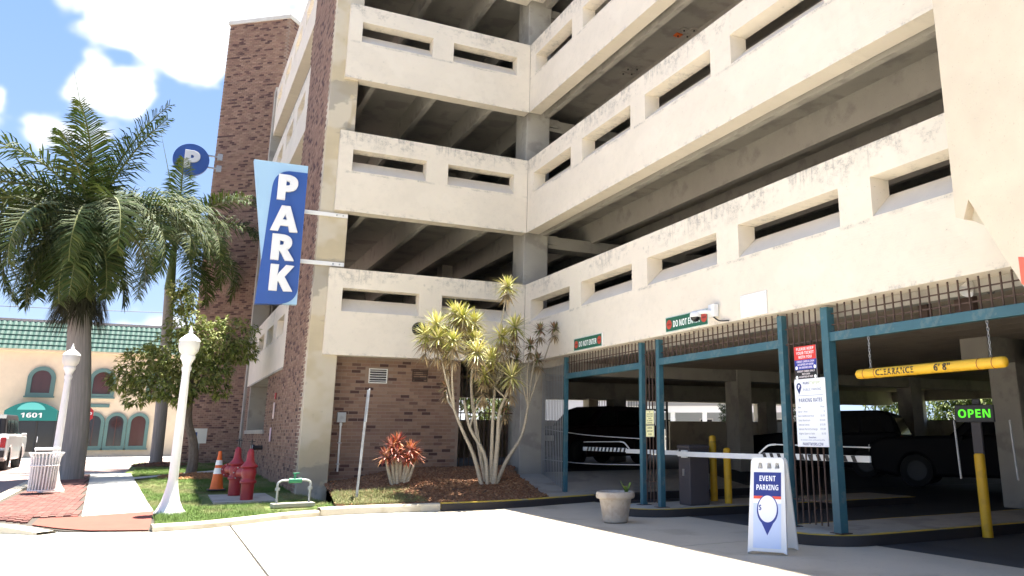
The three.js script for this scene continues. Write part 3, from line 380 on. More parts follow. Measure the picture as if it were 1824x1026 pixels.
{ const g = thing('blank_sign', 'blank white rectangular panel fixed to the concrete above the lane', 'sign', -0.012, 3.24, 8.9, -Math.PI / 2); part('sign_plate', rbox(0.62, 0.34, 0.015, 0.004), M.white, g); for (const x of [-0.28, 0.28]) part('bolt', new THREE.SphereGeometry(0.008, 8, 6).translate(x, 0.14, 0.009), M.steel, g); }
{
  const g = thing('security_camera', 'white dome security camera on an arm beside the green sign', 'camera', -0.01, 3.22, 7.95, -Math.PI / 2);
  part('wall_box', rbox(0.16, 0.2, 0.1, 0.015, 0, 0.05, 0.05), M.white, g); part('arm', tube([V3(0, 0.02, 0.08), V3(-0.05, 0.03, 0.2), V3(-0.14, 0.02, 0.27)], 0.035, 0.035, 10, 10), M.white, g);
  const h = part('housing', lathe([[0, 0.07], [0.05, 0.065], [0.085, 0.03], [0.09, -0.02], [0.078, -0.03]], -0.17, -0.02, 0.28), M.white, g); part('lens_dome', lathe([[0.078, -0.03], [0.07, -0.065], [0.04, -0.095], [0, -0.105]], -0.17, -0.02, 0.28), M.tint, h);
  part('cable', tube([V3(0, -0.05, 0.05), V3(0.12, -0.12, 0.04), V3(0.35, -0.15, 0.02)], 0.012, 0.012, 6, 12), M.black, g);
}
{ // ticket notice above the rate board
  const g = thing('ticket_notice', 'red blue and black notice asking drivers to keep their ticket', 'sign', 0.085, 2.32, 9.84, -Math.PI / 2);
  part('sign_plate', box(-0.215, -0.225, -0.006, 0.215, 0.22, 0), M.white, g);
  part('sign_face', quad(0.43, 0.445, 0, -0.0025, 0.003), print(512, 528, (k, w, h) => {
    k.fillStyle = '#d8352c'; k.fillRect(0, 0, w, 220); k.fillStyle = '#24349a'; k.fillRect(0, 220, w, 160); k.fillStyle = '#0d0d12'; k.fillRect(0, 380, w, 148); k.fillStyle = '#fbeeee'; k.textAlign = 'center'; k.textBaseline = 'middle';
    ['PLEASE KEEP', 'YOUR TICKET', 'WITH YOU'].forEach((s, i) => textFit(k, s, w / 2, 44 + i * 66, 62, [420, 420, 320][i])); ['CREDIT CARDS & CASH', 'ACCEPTED AT KIOSK', 'ON GROUND LEVEL'].forEach((s, i) => textFit(k, s, w / 2, 250 + i * 48, 42, [420, 380, 320][i])); ['CREDIT CARDS ONLY', 'NO CASH', 'ACCEPTED AT EXIT'].forEach((s, i) => textFit(k, s, w / 2, 406 + i * 44, 40, [420, 190, 330][i]));
    for (const [x, y] of [[40, 345], [472, 345], [40, 500], [472, 500]]) { k.fillStyle = '#f4f4f4'; k.beginPath(); k.arc(x, y, 30, 0, 7); k.fill(); }
  }), g, true);
}
{
  const g = thing('rate_board', 'tall white parking rates board with blue map pin', 'sign', 0.08, 1.645, 9.9, -Math.PI / 2);
  part('sign_plate', rbox(0.6, 0.9, 0.01, 0.004, 0, 0, -0.003), M.white, g);
  part('sign_face', quad(0.594, 0.894, 0, 0, 0.0035), print(720, 1080, (k, w, h) => {
    k.fillStyle = '#eef0f4'; k.fillRect(0, 0, w, h); k.fillStyle = '#26386f'; k.beginPath(); k.arc(105, 120, 62, 0, 7); k.fill(); k.beginPath(); k.moveTo(48, 145); k.lineTo(162, 145); k.lineTo(105, 250); k.fill(); k.fillStyle = '#fff'; k.textAlign = 'center'; k.textBaseline = 'middle'; textFit(k, 'P', 105, 122, 90);
    k.textAlign = 'left'; k.fillStyle = '#26386f'; textFit(k, 'PARK', 200, 70, 60, 150); k.fillStyle = '#9aa648'; textFit(k, 'FTMYERS', 352, 70, 60, 270, 'sans-serif', 'normal'); k.fillStyle = '#33447a'; textFit(k, 'PUBLIC PARKING', 200, 175, 56, 430, 'sans-serif', 'normal'); k.fillRect(60, 265, 600, 5); k.textAlign = 'center'; textFit(k, 'PARKING RATES', w / 2, 345, 84, 560);
    k.fillStyle = '#4a5678'; const rows = [['Rate', 'Price'], ['Up to 1 Hour', '$'], ['Each Additional Hour', '$2.00'], ['Daily Maximum', '$10.00'], ['Vehicle Events', '$10.00'], ['Vehicle Permit Exchange', '$10.00'], ['Nights Open to Valet', '$5.00']];
    rows.forEach(([a, b], i) => { const y = 455 + i * 70; k.textAlign = 'left'; textFit(k, a, 50, y, 40, null, 'sans-serif', 'normal'); k.textAlign = 'right'; k.font = 'normal 40px sans-serif'; k.fillText(b, w - 45, y); }); k.textAlign = 'center'; k.fillStyle = '#26386f'; textFit(k, 'Questions', w / 2, 935, 36, 170); textFit(k, 'For assistance please call the parking office', w / 2, 975, 24, 560, 'sans-serif', 'normal'); textFit(k, 'PARKFTMYERS.COM', w / 2, 1040, 60, 480);
  }), g, true);
}
for (const [y, lines, h, lab] of [[1.66, ['NO', 'TRESPASSING', 'VIOLATORS', 'TOWED', 'AT OWNER', 'EXPENSE'], 0.25, 'upper pale yellow notice hung on the narrow bar screen'], [1.42, ['WARNING', 'GATE MAY', 'CLOSE'], 0.2, 'lower pale yellow notice hung on the narrow bar screen']]) {
  const g = thing('yellow_notice', lab, 'sign', 0.09, y, 5.72, -Math.PI / 2); part('sign_plate', box(-0.14, -h / 2 - 0.005, -0.004, 0.14, h / 2 - 0.005, 0), M.white, g);
  part('sign_face', quad(0.276, h - 0.004, 0, -0.005, 0.003), print(256, Math.round(256 * h / 0.28), (k, w, hh) => { k.fillStyle = '#e6e3ae'; k.fillRect(0, 0, w, hh); k.strokeStyle = '#4c4a2c'; k.lineWidth = 4; k.strokeRect(8, 8, w - 16, hh - 16); k.fillStyle = '#33321f'; k.textAlign = 'center'; k.textBaseline = 'middle'; lines.forEach((s, i) => textFit(k, s, w / 2, (i + 0.75) * hh / (lines.length + 0.5), hh / (lines.length + 0.5) * 0.8, Math.min(w - 60, s.length * 22))); }), g, true);
}
{ // clearance bar
  const g = thing('clearance_bar', 'yellow clearance bar lettered 6 foot 8 hanging on two chains', 'clearance bar', 0.02, 2.085, 11.88);
  const b = part('tube', lathe([[0, -1.04], [0.035, -1.035], [0.055, -1.02], [0.06, -0.98], [0.06, 0.98], [0.055, 1.02], [0.035, 1.035], [0, 1.04]]).rotateX(Math.PI / 2), M.yellow, g);
  for (const z of [-0.9, -0.72, 0.72, 0.9]) part('red_band', new THREE.TorusGeometry(0.0605, 0.004, 6, 24).translate(0, 0, z), M.red, b);
  const bend = (s, size, z, sx) => { const t = word(s, size, 0.002, 0, 0, 0, sx), p = t.attributes.position; for (let i = 0; i < p.count; i++) { const a = p.getY(i) / 0.06, r = 0.0635 + p.getZ(i), zz = p.getX(i); p.setXYZ(i, -r * Math.cos(a), r * Math.sin(a), z + zz); } t.computeVertexNormals(); return t; };
  part('lettering', [bend('CLEARANCE', 0.07, -0.4, 1.05), bend("6' 8\"", 0.074, 0.28, 1.05)], M.black, b);
  for (const z of [-0.84, 0.84]) { const links = []; for (let i = 0; i < 11; i++) links.push(new THREE.TorusGeometry(0.016, 0.004, 6, 10).scale(0.7, 1.3, 1).rotateY(i % 2 ? 0.7 : 2.3).translate(0.06, 0.075 + i * 0.036, z)); const c = part('chain', links, M.galv, g); c.position.x = -0.03; }
}
{ // barrier gates
  const mk = (x, z, dir, lab, len, tilt) => {
    const g = thing('barrier_gate', lab, 'barrier gate', x, 0.137, z, 0, 'barrier gates on the islands');
    const c = part('cabinet', rbox(0.42, 0.98, 0.36, 0.02, 0, 0.49, 0), M.cabinet, g); part('door_handle', box(-0.225, 0.5, -0.03, -0.21, 0.62, 0.03), M.steel, c); part('hood', rbox(0.46, 0.06, 0.4, 0.02, 0, 1.0, 0), M.cabinet, g);
    const arm = new THREE.Group(); const s = dir; const L1 = len * 0.52;
    const a = part('arm', rbox(0.035, 0.085, L1, 0.006, -0.26, 0.88, s * (L1 / 2 - 0.1)), M.white, g), b2 = part('striped_arm', rbox(0.03, 0.085, len - L1, 0.006, -0.26, 0.9, s * (L1 + (len - L1) / 2 - 0.1)), M.white, g);
    for (let k = 0; k < Math.floor((len - L1) / 0.17); k++) { const z0 = s * (L1 - 0.06 + k * 0.17); part('black_stripe', new THREE.ExtrudeGeometry(shape([[0, 0.86], [0.075, 0.86], [0.035, 0.94], [-0.04, 0.94]]), { depth: 0.034, bevelEnabled: false }).rotateY(-Math.PI / 2).scale(1, 1, s).translate(-0.243, 0, z0), M.black, b2); }
    part('pivot_bracket', [rbox(0.05, 0.13, 0.16, 0.01, -0.235, 0.88, s * 0.06), tube([V3(-0.25, 0.93, s * (L1 - 0.2)), V3(-0.25, 1.05, s * (L1 + 0.02)), V3(-0.25, 1.07, s * (L1 + 0.2))], 0.015, 0.015, 6, 8), rod(V3(-0.25, 1.07, s * (L1 + 0.2)), V3(-0.25, 1.05, s * (len - 0.1)), 0.009)], M.white, g);
    g.rotation.x = 0; return g;
  };
  mk(1.35, 5.2, -1, 'dark grey barrier gate whose striped arm crosses the exit lane', 4.2, 0.02); mk(0.95, 5.8, 1, 'dark grey barrier gate with white arm ending behind the rate board', 4.6, 0.02);
}
const bol = (x, z, h, lab, y = 0.137) => { const g = thing('bollard', lab, 'bollard', x, y, z, 0, 'yellow steel bollards'); part('post', lathe([[0.068, 0], [0.068, h - 0.05], [0.06, h - 0.02], [0.035, h], [0, h + 0.005]]), M.yellow, g); part('cap_mark', new THREE.TorusGeometry(0.0685, 0.005, 6, 20).rotateX(Math.PI / 2).translate(0, h - 0.12, 0), M.black, g); return g; };
bol(1.74, 5.3, 1.2, 'taller yellow bollard beside the grey barrier gate'); bol(1.64, 5.88, 0.98, 'shorter yellow bollard under the white barrier arm');
{
  const g = thing('open_sign', 'small sign with green lit letters on a post above a yellow sleeve', 'led sign', 2.45, 0.0, 10.6, -1.06);
  part('yellow_sleeve', lathe([[0.07, 0], [0.07, 1.08], [0.05, 1.1]]), M.yellow, g); part('post', rbox(0.13, 0.62, 0.1, 0.01, 0, 1.38, -0.04), M.cabinet, g); part('sign_box', rbox(0.5, 0.24, 0.12, 0.01, 0, 1.64, 0), M.black, g); part('sensor', rbox(0.1, 0.08, 0.08, 0.01, 0.03, 1.8, 0), M.black, g);
  const led = new THREE.MeshStandardMaterial({ color: lin(0.05, 0.3, 0.02), emissive: lin(0.09, 0.62, 0.03), emissiveIntensity: 0.35 }); part('lettering', word('OPEN', 0.115, 0.008, 0, 1.64, 0.061, 1.02), led, g);
  RectAreaLightUniformsLib.init(); const L = new THREE.RectAreaLight(new THREE.Color(0.15, 1, 0.1), 0.15, 0.42, 0.14); L.position.set(0, 1.64, 0.09); L.rotation.y = Math.PI; g.add(L);
  for (const x of [-0.3, 0.42]) part('side_rail', rod(V3(x, 1.55, -0.1), V3(x + 0.02, 0.75, -0.1), 0.015), M.galv, g);
}
{ // folding sandwich board
  const g = thing('sandwich_board', 'white folding sandwich board reading event parking', 'sandwich board', -1.0, 0.004, 10.3, -0.95); g.scale.x = 0.74;
  const pan = (nm) => { const s = shape([[-0.31, 0], [-0.25, 0.02], [0.25, 0.02], [0.31, 0], [0.27, 1.04], [0.24, 1.08], [-0.24, 1.08], [-0.27, 1.04]]); for (const x of [-0.12, 0.03, 0.16]) s.holes.push(new THREE.Path([[x - 0.045, 0.95], [x - 0.03, 1.03], [x + 0.03, 1.03], [x + 0.045, 0.95]].map(p => new THREE.Vector2(...p)))); return part(nm, extr(s, 0.03, 0.008), M.white, g); };
  const a = pan('front_panel'), b = pan('rear_panel'); a.position.set(0, 0.01, 0.26); a.rotation.x = -0.2; b.position.set(0, 0.01, -0.28); b.rotation.x = 0.2;
  part('poster', quad(0.45, 0.86, 0, 0.48, 0.0405), print(540, 1032, (k, w, h) => {
    const gr = k.createLinearGradient(0, 460, 0, h); gr.addColorStop(0, '#c3d2ee'); gr.addColorStop(1, '#dfe6f4'); k.fillStyle = '#c9d6ef'; k.fillRect(0, 0, w, h); k.fillStyle = '#24327f'; k.fillRect(0, 0, w, 330); k.fillStyle = '#e4573d'; k.fillRect(0, 330, w, 40); k.fillStyle = '#f2f2f4'; k.fillRect(0, 370, w, 60);
    k.fillStyle = '#f4f5f8'; k.textAlign = 'center'; k.textBaseline = 'middle'; textFit(k, 'EVENT', w / 2, 85, 104, 330); textFit(k, 'PARKING', w / 2, 210, 104, 450); k.fillStyle = '#2b3a8a'; k.beginPath(); k.arc(275, 520, 208, 0, 7); k.fill(); k.beginPath(); k.moveTo(95, 600); k.lineTo(455, 600); k.lineTo(275, 860); k.fill(); k.fillStyle = '#f2f3f6'; k.beginPath(); k.arc(275, 505, 182, 0, 7); k.fill(); k.fillStyle = '#2b3a8a'; textFit(k, '$', 130, 490, 110);
  }), a, true);
}
{
  const g = thing('planter_pot', 'weathered round concrete planter pot with one small green sprout', 'planter', -1.08, 0.003, 6.55);
  part('bowl', lathe([[0, 0], [0.18, 0], [0.2, 0.03], [0.255, 0.36], [0.3, 0.37], [0.312, 0.4], [0.305, 0.46], [0.29, 0.475], [0.265, 0.465], [0.25, 0.4]], 0, 0, 0, 40), M.clay, g); part('potting_soil', new THREE.CircleGeometry(0.252, 30).rotateX(-Math.PI / 2).translate(0, 0.41, 0), M.soil, g);
  const lf = []; for (let i = 0; i < 7; i++) { const a = i * 0.9, s = 0.06 + 0.03 * (i % 3); lf.push(paint(new THREE.PlaneGeometry(0.05, s * 1.6, 1, 3).translate(0, s * 0.8, 0).rotateX(0.5).rotateY(a).translate(0.14, 0.42 + i * 0.008, 0.1), [0.16, 0.24, 0.04])); } part('sprout', lf, M.leaf, g);
}
{ // cream board at the edge of the next bay
  const g = thing('cream_fin_panel', 'tall cream panel with slanted foot and red white stripes beside the entrance', 'panel', -1.0, 0, 13.28, -Math.PI / 2);
  const s = shape([[0.0, 3.41], [0.085, 3.37], [0.16, 3.55], [0.64, 2.58], [1.6, 0.6], [3.4, 0.6], [3.4, 12], [0.0, 12]]);
  const p = part('face_board', extr(s, 0.3).translate(0, 0, -0.3), M.stucco, g);
  part('foot_bracket', extr(shape([[0.02, 3.42], [0.3, 3.24], [0.13, 3.62]]), 0.2).translate(0, 0, -0.31), M.kerb, g);
  for (let k = 0; k < 8; k++) { const t = k * 0.26; part('reflective_stripe', extr(shape([[0.6 + t * 0.48, 2.9 - t], [0.78 + t * 0.48, 2.72 - t + 0.14], [0.72 + t * 0.48, 2.44 - t + 0.1], [0.6 + t * 0.48, 2.66 - t]]), 0.004), std(0.7, 0.13, 0.08, 0.4), p); }
  part('stand_off', [box(0.4, 5.2, -1.0, 0.5, 5.3, -0.3), box(0.4, 10, -1.0, 0.5, 10.1, -0.3), box(2.8, 5.2, -1.0, 2.9, 5.3, -0.3), box(2.8, 10, -1.0, 2.9, 10.1, -0.3)], M.galv, g);
}
// small electrics under the first floor
for (const [z, w, lab] of [[11.35, 0.14, 'small dark junction box under the ceiling beside the wide bar grille'], [11.95, 0.26, 'wide dark junction box under the ceiling beside the wide bar grille']]) { const g = thing('junction_box', lab, 'junction box', 0.75, 2.86, z); part('case', rbox(0.1, 0.2, w, 0.01), M.rust, g); part('conduit', rod(V3(0, 0.1, 0), V3(0, 0.75, 0), 0.014), M.galv, g); }
{ const g = thing('flood_lamp', 'small white conical lamp fixed under the concrete panel edge', 'lamp', 0.3, 2.98, 12.35); part('cone_shade', lathe([[0.03, 0.08], [0.05, 0.04], [0.085, -0.08], [0.08, -0.08], [0.045, 0.03]]).rotateZ(-0.7), M.whitePost, g); part('cord', tube([V3(0.06, 0.05, 0.05), V3(0.1, -0.1, 0.22), V3(0.08, 0.06, 0.3)], 0.012, 0.012, 6, 12), M.black, g); }
tag(part('hanging_cable', tube([V3(0.5, 3.0, 12.6), V3(0.55, 2.86, 13.3), V3(0.5, 2.82, 14.2)], 0.014, 0.014, 6, 16), M.black, scene), 'loose black cable sagging under the panel edge', 'cable'); 

// ------------------------------------------------------------------ large PARK sign on the pillar
{
  const g = thing('park_sign', 'tall blue and pale blue sign with raised white letters PARK', 'sign', 0, 0, 0.1);
  part('pale_panel', extr(shape([[-6.46, 7.18], [-5.35, 7.2], [-5.33, 4.08], [-5.6, 4.075], [-6.0, 4.3], [-6.14, 5.2]]), 0.16, 0.004).translate(0, 0, -0.16), M.sky, g);
  const s = new THREE.Shape(); s.moveTo(-5.345, 7.03); s.lineTo(-5.72, 7.02); s.quadraticCurveTo(-6.03, 6.98, -6.05, 6.6); s.lineTo(-6.155, 4.04); s.lineTo(-5.72, 4.06); s.quadraticCurveTo(-5.36, 4.08, -5.335, 4.42); s.closePath();
  part('blue_panel', extr(s, 0.2).translate(0, 0, -0.18), M.navy, g);
  const L = [['P', -5.735, 6.625], ['A', -5.735, 5.92], ['R', -5.715, 5.28], ['K', -5.69, 4.615]];
  for (const [c, x, y] of L) part('letter', word(c, 0.53, 0.07, x, y, 0.03, 1.06, 0.022), M.white, g);
  for (const y of [6.2, 5.07]) { const a = part('mounting_arm', rbox(1.1, 0.09, 0.05, 0.006, -4.93, y, -0.19), M.whitePost, g); for (const x of [-4.62, -4.48]) part('bolt', new THREE.SphereGeometry(0.018, 8, 6).translate(x, y, -0.163), M.steel, a); }
}
{ // round sign on the tower
  const g = thing('round_parking_sign', 'round blue sign with white letter P high on the brick tower', 'sign', -7.75, 12.1, -16.6, 0.05);
  part('disc', new THREE.CylinderGeometry(0.66, 0.66, 0.18, 48).rotateX(Math.PI / 2), M.navy, g); part('letter', word('P', 0.7, 0.05, 0.03, 0, 0.09, 1.1, 0.03), M.white, g); for (const y of [0.3, -0.2]) part('mounting_arm', [box(0.55, y - 0.03, -0.03, 1.05, y + 0.03, 0.03), rbox(0.22, 0.28, 0.12, 0.02, 1.05, y, 0)], M.galv, g);
}

// ------------------------------------------------------------------ services along the street side of the garage
{
  const hyd = (x, z, lab, s, ry) => {
    const g = thing('fire_standpipe', lab, 'standpipe', x, gy(z) - 0.01, z, ry, 'red fire standpipes on the lawn'), h = s;
    part('riser', lathe([[0.115, 0], [0.115, 0.3], [0.15, 0.31], [0.15, 0.36], [0.115, 0.37], [0.12, 0.42], [0.14, 0.5], [0.13, 0.56], [0.1, 0.6]].map(p => [p[0] * h, p[1] * h])), M.red, g);
    part('body', lathe([[0.1, 0.58], [0.155, 0.6], [0.155, 0.63], [0.12, 0.66], [0.08, 0.72], [0.065, 0.82], [0.06, 0.9], [0.03, 0.95], [0, 0.955]].map(p => [p[0] * h, p[1] * h])), M.red, g);
    part('elbow', tube([V3(0, 0.48 * h, 0), V3(-0.1, 0.5 * h, -0.2), V3(-0.12, 0.47 * h, -0.5)], 0.09 * h, 0.09 * h, 14, 12), M.red, g); const f = part('flange', new THREE.CylinderGeometry(0.14 * h, 0.14 * h, 0.04, 24).rotateX(Math.PI / 2).translate(-0.125, 0.48 * h, -0.42), M.red, g);
    for (let i = 0; i < 6; i++) part('bolt', new THREE.SphereGeometry(0.014, 6, 4).translate(-0.125 + 0.115 * h * Math.cos(i), 0.48 * h + 0.115 * h * Math.sin(i), -0.395), M.steel, f);
    part('stem', rod(V3(0, 0.95 * h, 0), V3(0, 1.12 * h, 0), 0.012), M.black, g); part('handwheel', new THREE.TorusGeometry(0.06, 0.008, 6, 20).rotateX(Math.PI / 2).translate(0, 1.08 * h, 0), M.black, g);
  };
  hyd(-6.02, 0.95, 'red fire standpipe with capped bonnet in front of its twin', 1.0, 0); hyd(-6.15, -0.3, 'red fire standpipe standing just behind its twin beside the cone', 1.0, 0);
  tag(structure('standpipe_pad', box(-6.6, gy(0.6) - 0.06, -0.85, -5.5, gy(0.6) - 0.008, 1.35), M.conc), 'flat concrete pad under the red standpipes', 'pad');
  const g = thing('traffic_cone', 'orange traffic cone with white bands beside the standpipes', 'traffic cone', -6.42, gy(-1.4) + 0.02, -1.4);
  part('base', rbox(0.36, 0.03, 0.36, 0.01, 0, 0.015, 0), M.black, g); part('body', lathe([[0.14, 0.03], [0.13, 0.05], [0.04, 0.72], [0.035, 0.8], [0.025, 0.81], [0, 0.81]]), M.orange, g); part('white_band', lathe([[0.0945, 0.34], [0.0785, 0.46]]), M.white, g); part('white_band', lathe([[0.072, 0.52], [0.0585, 0.62]]), M.white, g);
}
{
  const z = 2.42, y = gy(z) - 0.02, g = thing('backflow_pipe', 'green and grey looped water pipe on a concrete strip', 'water pipe', -5.38, y, z, 0.1);
  part('concrete_strip', rbox(0.72, 0.07, 0.26, 0.01, 0, 0.025, 0), M.conc, g); part('pipe_loop', tube([V3(-0.28, 0.05, 0), V3(-0.28, 0.3, 0), V3(-0.28, 0.4, 0), V3(-0.22, 0.44, 0), V3(0, 0.44, 0), V3(0.22, 0.44, 0), V3(0.28, 0.4, 0), V3(0.28, 0.3, 0), V3(0.28, 0.05, 0)], 0.02, 0.02, 12, 60), M.galv, g);
  part('valve_body', [rod(V3(-0.1, 0.44, 0), V3(0.12, 0.44, 0), 0.045, 14), rod(V3(0, 0.44, 0), V3(0, 0.56, 0), 0.022, 10), rbox(0.12, 0.02, 0.03, 0.006, 0.02, 0.565, 0)], M.green, g); for (const x of [-0.28, 0.28]) part('union', new THREE.CylinderGeometry(0.042, 0.042, 0.05, 8).translate(x, 0.3, 0), M.galv, g);
}
{ const g = thing('electrical_box', 'small grey electrical box with white conduit on the brick wall', 'electrical box', -4.1, 1.62, -0.56); part('case', rbox(0.19, 0.22, 0.09, 0.01, 0, 0.11, 0), M.galv, g); part('conduit', [rod(V3(0, 0, 0), V3(0.0, -1.05, 0), 0.02, 10), cyl(0.032, 0.032, 0.06, 0, -0.07, 0, 12)], M.whitePost, g); for (const y of [-0.45, -0.9]) part('strap', box(-0.04, y, -0.03, 0.04, y + 0.02, 0.024), M.steel, g); }
{ const g = thing('leaning_signpost', 'leaning steel post with a narrow sign turned edge on', 'signpost', -4.28, mulchY(-4.28, 2.45) - 0.05, 2.45); part('post', rbox(0.045, 2.05, 0.03, 0.006, 0, 1.02, 0), M.galv, g); const s = part('sign_blade', rbox(0.03, 0.62, 0.3, 0.008, 0.012, 1.75, -0.02), M.galv, g); s.rotation.y = -0.15; g.rotation.z = -0.055; g.rotation.x = -0.05; }
{ const g = thing('siamese_outlet', 'chrome capped pipe outlet projecting from the street side brick', 'pipe outlet', -5.02, 1.0, -7.0, -Math.PI / 2); part('nozzle', lathe([[0.06, 0], [0.06, 0.2], [0.085, 0.21], [0.085, 0.26]]).rotateX(Math.PI / 2), M.blackPaint, g); part('cap', new THREE.CylinderGeometry(0.08, 0.08, 0.04, 20).rotateX(Math.PI / 2).translate(0, 0, 0.28), M.white, g); }
for (const [y, z, h, c, lab] of [[2.36, -5.05, 0.16, [0.45, 0.05, 0.05], 'small red alarm plate on the street side brick'], [1.98, -5.1, 0.42, [0.7, 0.55, 0.5], 'pale narrow notice under the red alarm plate'], [1.36, -5.4, 0.36, [0.66, 0.5, 0.55], 'faded pink notice low on the street side brick']]) { const g = thing('wall_notice', lab, 'sign', -5.005, y, z, -Math.PI / 2); part('plate', rbox(0.24, h, 0.02, 0.004, 0, 0, 0.012), std(...c, 0.6), g); for (const s of [-1, 1]) part('screw', new THREE.SphereGeometry(0.01, 6, 4).translate(0, s * (h / 2 - 0.03), 0.023), M.steel, g); }
{ const g = thing('parking_notice', 'white square notice on a short post beside the small tree', 'sign', -6.45, gy(-12) , -12.3); part('post', rbox(0.05, 1.2, 0.05, 0.008, 0, 0.6, -0.03), M.galv, g); part('plate', rbox(0.42, 0.48, 0.015, 0.004, 0, 1.0, 0.01), M.white, g); part('blue_mark', box(-0.19, 0.9, 0.018, -0.08, 1.12, 0.022), M.navy, g); }

// ------------------------------------------------------------------ palms, trees and shrubs
class Strips { // coloured leaf blades gathered into one geometry
  constructor() { this.p = []; this.c = []; }
  tri(a, b, c, k) { this.p.push(a.x, a.y, a.z, b.x, b.y, b.z, c.x, c.y, c.z); for (let i = 0; i < 3; i++) this.c.push(k[0], k[1], k[2]); }
  blade(pts, dirs, ws, k) { for (let i = 0; i + 1 < pts.length; i++) { const a = pts[i].clone().addScaledVector(dirs[i], -ws[i]), b = pts[i].clone().addScaledVector(dirs[i], ws[i]), c = pts[i + 1].clone().addScaledVector(dirs[i + 1], ws[i + 1]), d = pts[i + 1].clone().addScaledVector(dirs[i + 1], -ws[i + 1]); this.tri(a, b, c, k); if (ws[i + 1] > 0.0005) this.tri(a, c, d, k); } }
  geo() { const g = new THREE.BufferGeometry(); g.setAttribute('position', new THREE.Float32BufferAttribute(this.p, 3)); g.setAttribute('color', new THREE.Float32BufferAttribute(this.c, 3)); g.computeVertexNormals(); return g; }
}
const UP = V3(0, 1, 0);
function frond(len, e0, droop, az, opt = {}) {
  const S = new Strips(), n = 26, pts = [], dirs = []; let p = V3(0, 0, 0); const h = V3(Math.cos(az), 0, Math.sin(az)), tw = opt.twist ?? 0;
  for (let i = 0; i <= n; i++) { const t = i / n, e = e0 - droop * Math.pow(t, 1.4), d = h.clone().multiplyScalar(Math.cos(e)).addScaledVector(UP, Math.sin(e)); d.applyAxisAngle(UP, tw * t); pts.push(p.clone()); dirs.push(d); p = p.clone().addScaledVector(d, len / n); }
  const L = opt.leaf ?? 0.62, m = opt.count ?? 74, base = opt.color ?? [0.036, 0.072, 0.011];
  for (let k = 0; k < m; k++) for (const sd of [-1, 1]) {
    const t = 0.1 + 0.9 * (k + rnd() * 0.6) / m, f = t * n, i = Math.min(n - 1, Math.floor(f)), o = pts[i].clone().lerp(pts[i + 1], f - i), d = dirs[i], side = d.clone().cross(UP).normalize().multiplyScalar(sd), up = side.clone().cross(d).multiplyScalar(sd).normalize(); if (up.y < 0) up.negate();
    const l = L * (0.35 + 0.75 * Math.sin(Math.PI * Math.min(1, 0.18 + t * 0.86))) * rr(0.85, 1.1), lift = rr(-0.35, 0.75) * (opt.plume ?? 1), dir = side.clone().multiplyScalar(1).addScaledVector(up, lift).addScaledVector(d, 0.45 + 0.5 * t).normalize();
    const a = o, b = o.clone().addScaledVector(dir, l * 0.55), c = b.clone().addScaledVector(dir, l * 0.4).addScaledVector(UP, -l * rr(0.1, 0.38)), wv = d.clone().addScaledVector(up, 0.3 * sd).normalize(), col = mulc(mixc(base, [0.17, 0.17, 0.04], rnd() * rnd() * 0.7), rr(0.7, 1.25));
    S.blade([a, b, c], [wv, wv, wv], [0.014, 0.023, 0.0], col);
  }
  const R = paint(tube(pts.filter((_, i) => i % 2 === 0), 0.045, 0.008, 6, 20), [0.17, 0.19, 0.06]);
  return [S.geo(), R];
}
function royalPalm(label, x, z, trunkTop, lean, r0, fronds, opt = {}) {
  const g = thing('royal_palm', label, 'palm tree', x, gy(z) - 0.08, z, 0, 'royal palms along the pavement'), T = V3(lean[0], trunkTop, lean[1]);
  part('trunk', tube([V3(0, -0.1, 0), V3(0.0, 0.4, 0), V3(lean[0] * 0.1, trunkTop * 0.3, 0), V3(lean[0] * 0.5, trunkTop * 0.65, lean[1] * 0.5), T], 1, t => r0 * (t < 0.06 ? 1.22 - 3 * t : t < 0.5 ? 1.04 : 1.04 - 0.38 * (t - 0.5)), 24, 40), M.bark, g, true).geometry.attributes.uv.array.forEach((v, i, a) => { a[i] = i % 2 ? v * 1.6 : v * trunkTop / 2; });
  part('crownshaft', tube([T, T.clone().add(V3(lean[0] * 0.05, opt.shaft * 0.5, 0)), T.clone().add(V3(lean[0] * 0.1, opt.shaft, 0))], 1, t => r0 * (0.95 - 0.55 * t), 18, 14), std(0.11, 0.15, 0.05, 0.5), g);
  const C = T.clone().add(V3(lean[0] * 0.1, opt.shaft - 0.1, 0));
  for (const f of fronds) { const m = part('frond', frond(f[0], f[1], f[2], f[3], { leaf: f[4] ?? 0.62, count: f[5] ?? 74, twist: f[6] ?? 0, color: f[7], plume: opt.plume ?? 1 }), M.leaf, g); m.position.copy(C); m.position.y += f[8] ?? 0; }
  part('spear_leaf', tube([C, C.clone().add(V3(-0.25, 1.6, 0)), C.clone().add(V3(-0.95, 4.2, 0))], 0.035, 0.004, 6, 14), std(0.12, 0.16, 0.05, 0.6), g);
  const dead = new Strips(); for (let i = 0; i < 900; i++) { const a = rnd() * 6.3, l = rr(0.4, 1.15), o = T.clone().add(V3(Math.cos(a) * 0.25, rr(-0.1, 0.5), Math.sin(a) * 0.25)), d = V3(Math.cos(a) * 0.5, -0.8, Math.sin(a) * 0.5).normalize(), w = V3(-Math.sin(a), 0, Math.cos(a)), e = o.clone().addScaledVector(d, l); dead.blade([o, o.clone().lerp(e, 0.5).add(V3(Math.cos(a) * 0.1, 0.05, Math.sin(a) * 0.1)), e], [w, w, w], [0.006, 0.01, 0], mulc([0.04, 0.042, 0.018], rr(0.5, 1.3))); }
  if (opt.skirt) part('flower_skirt', dead.geo(), M.vc, g); return g;
}
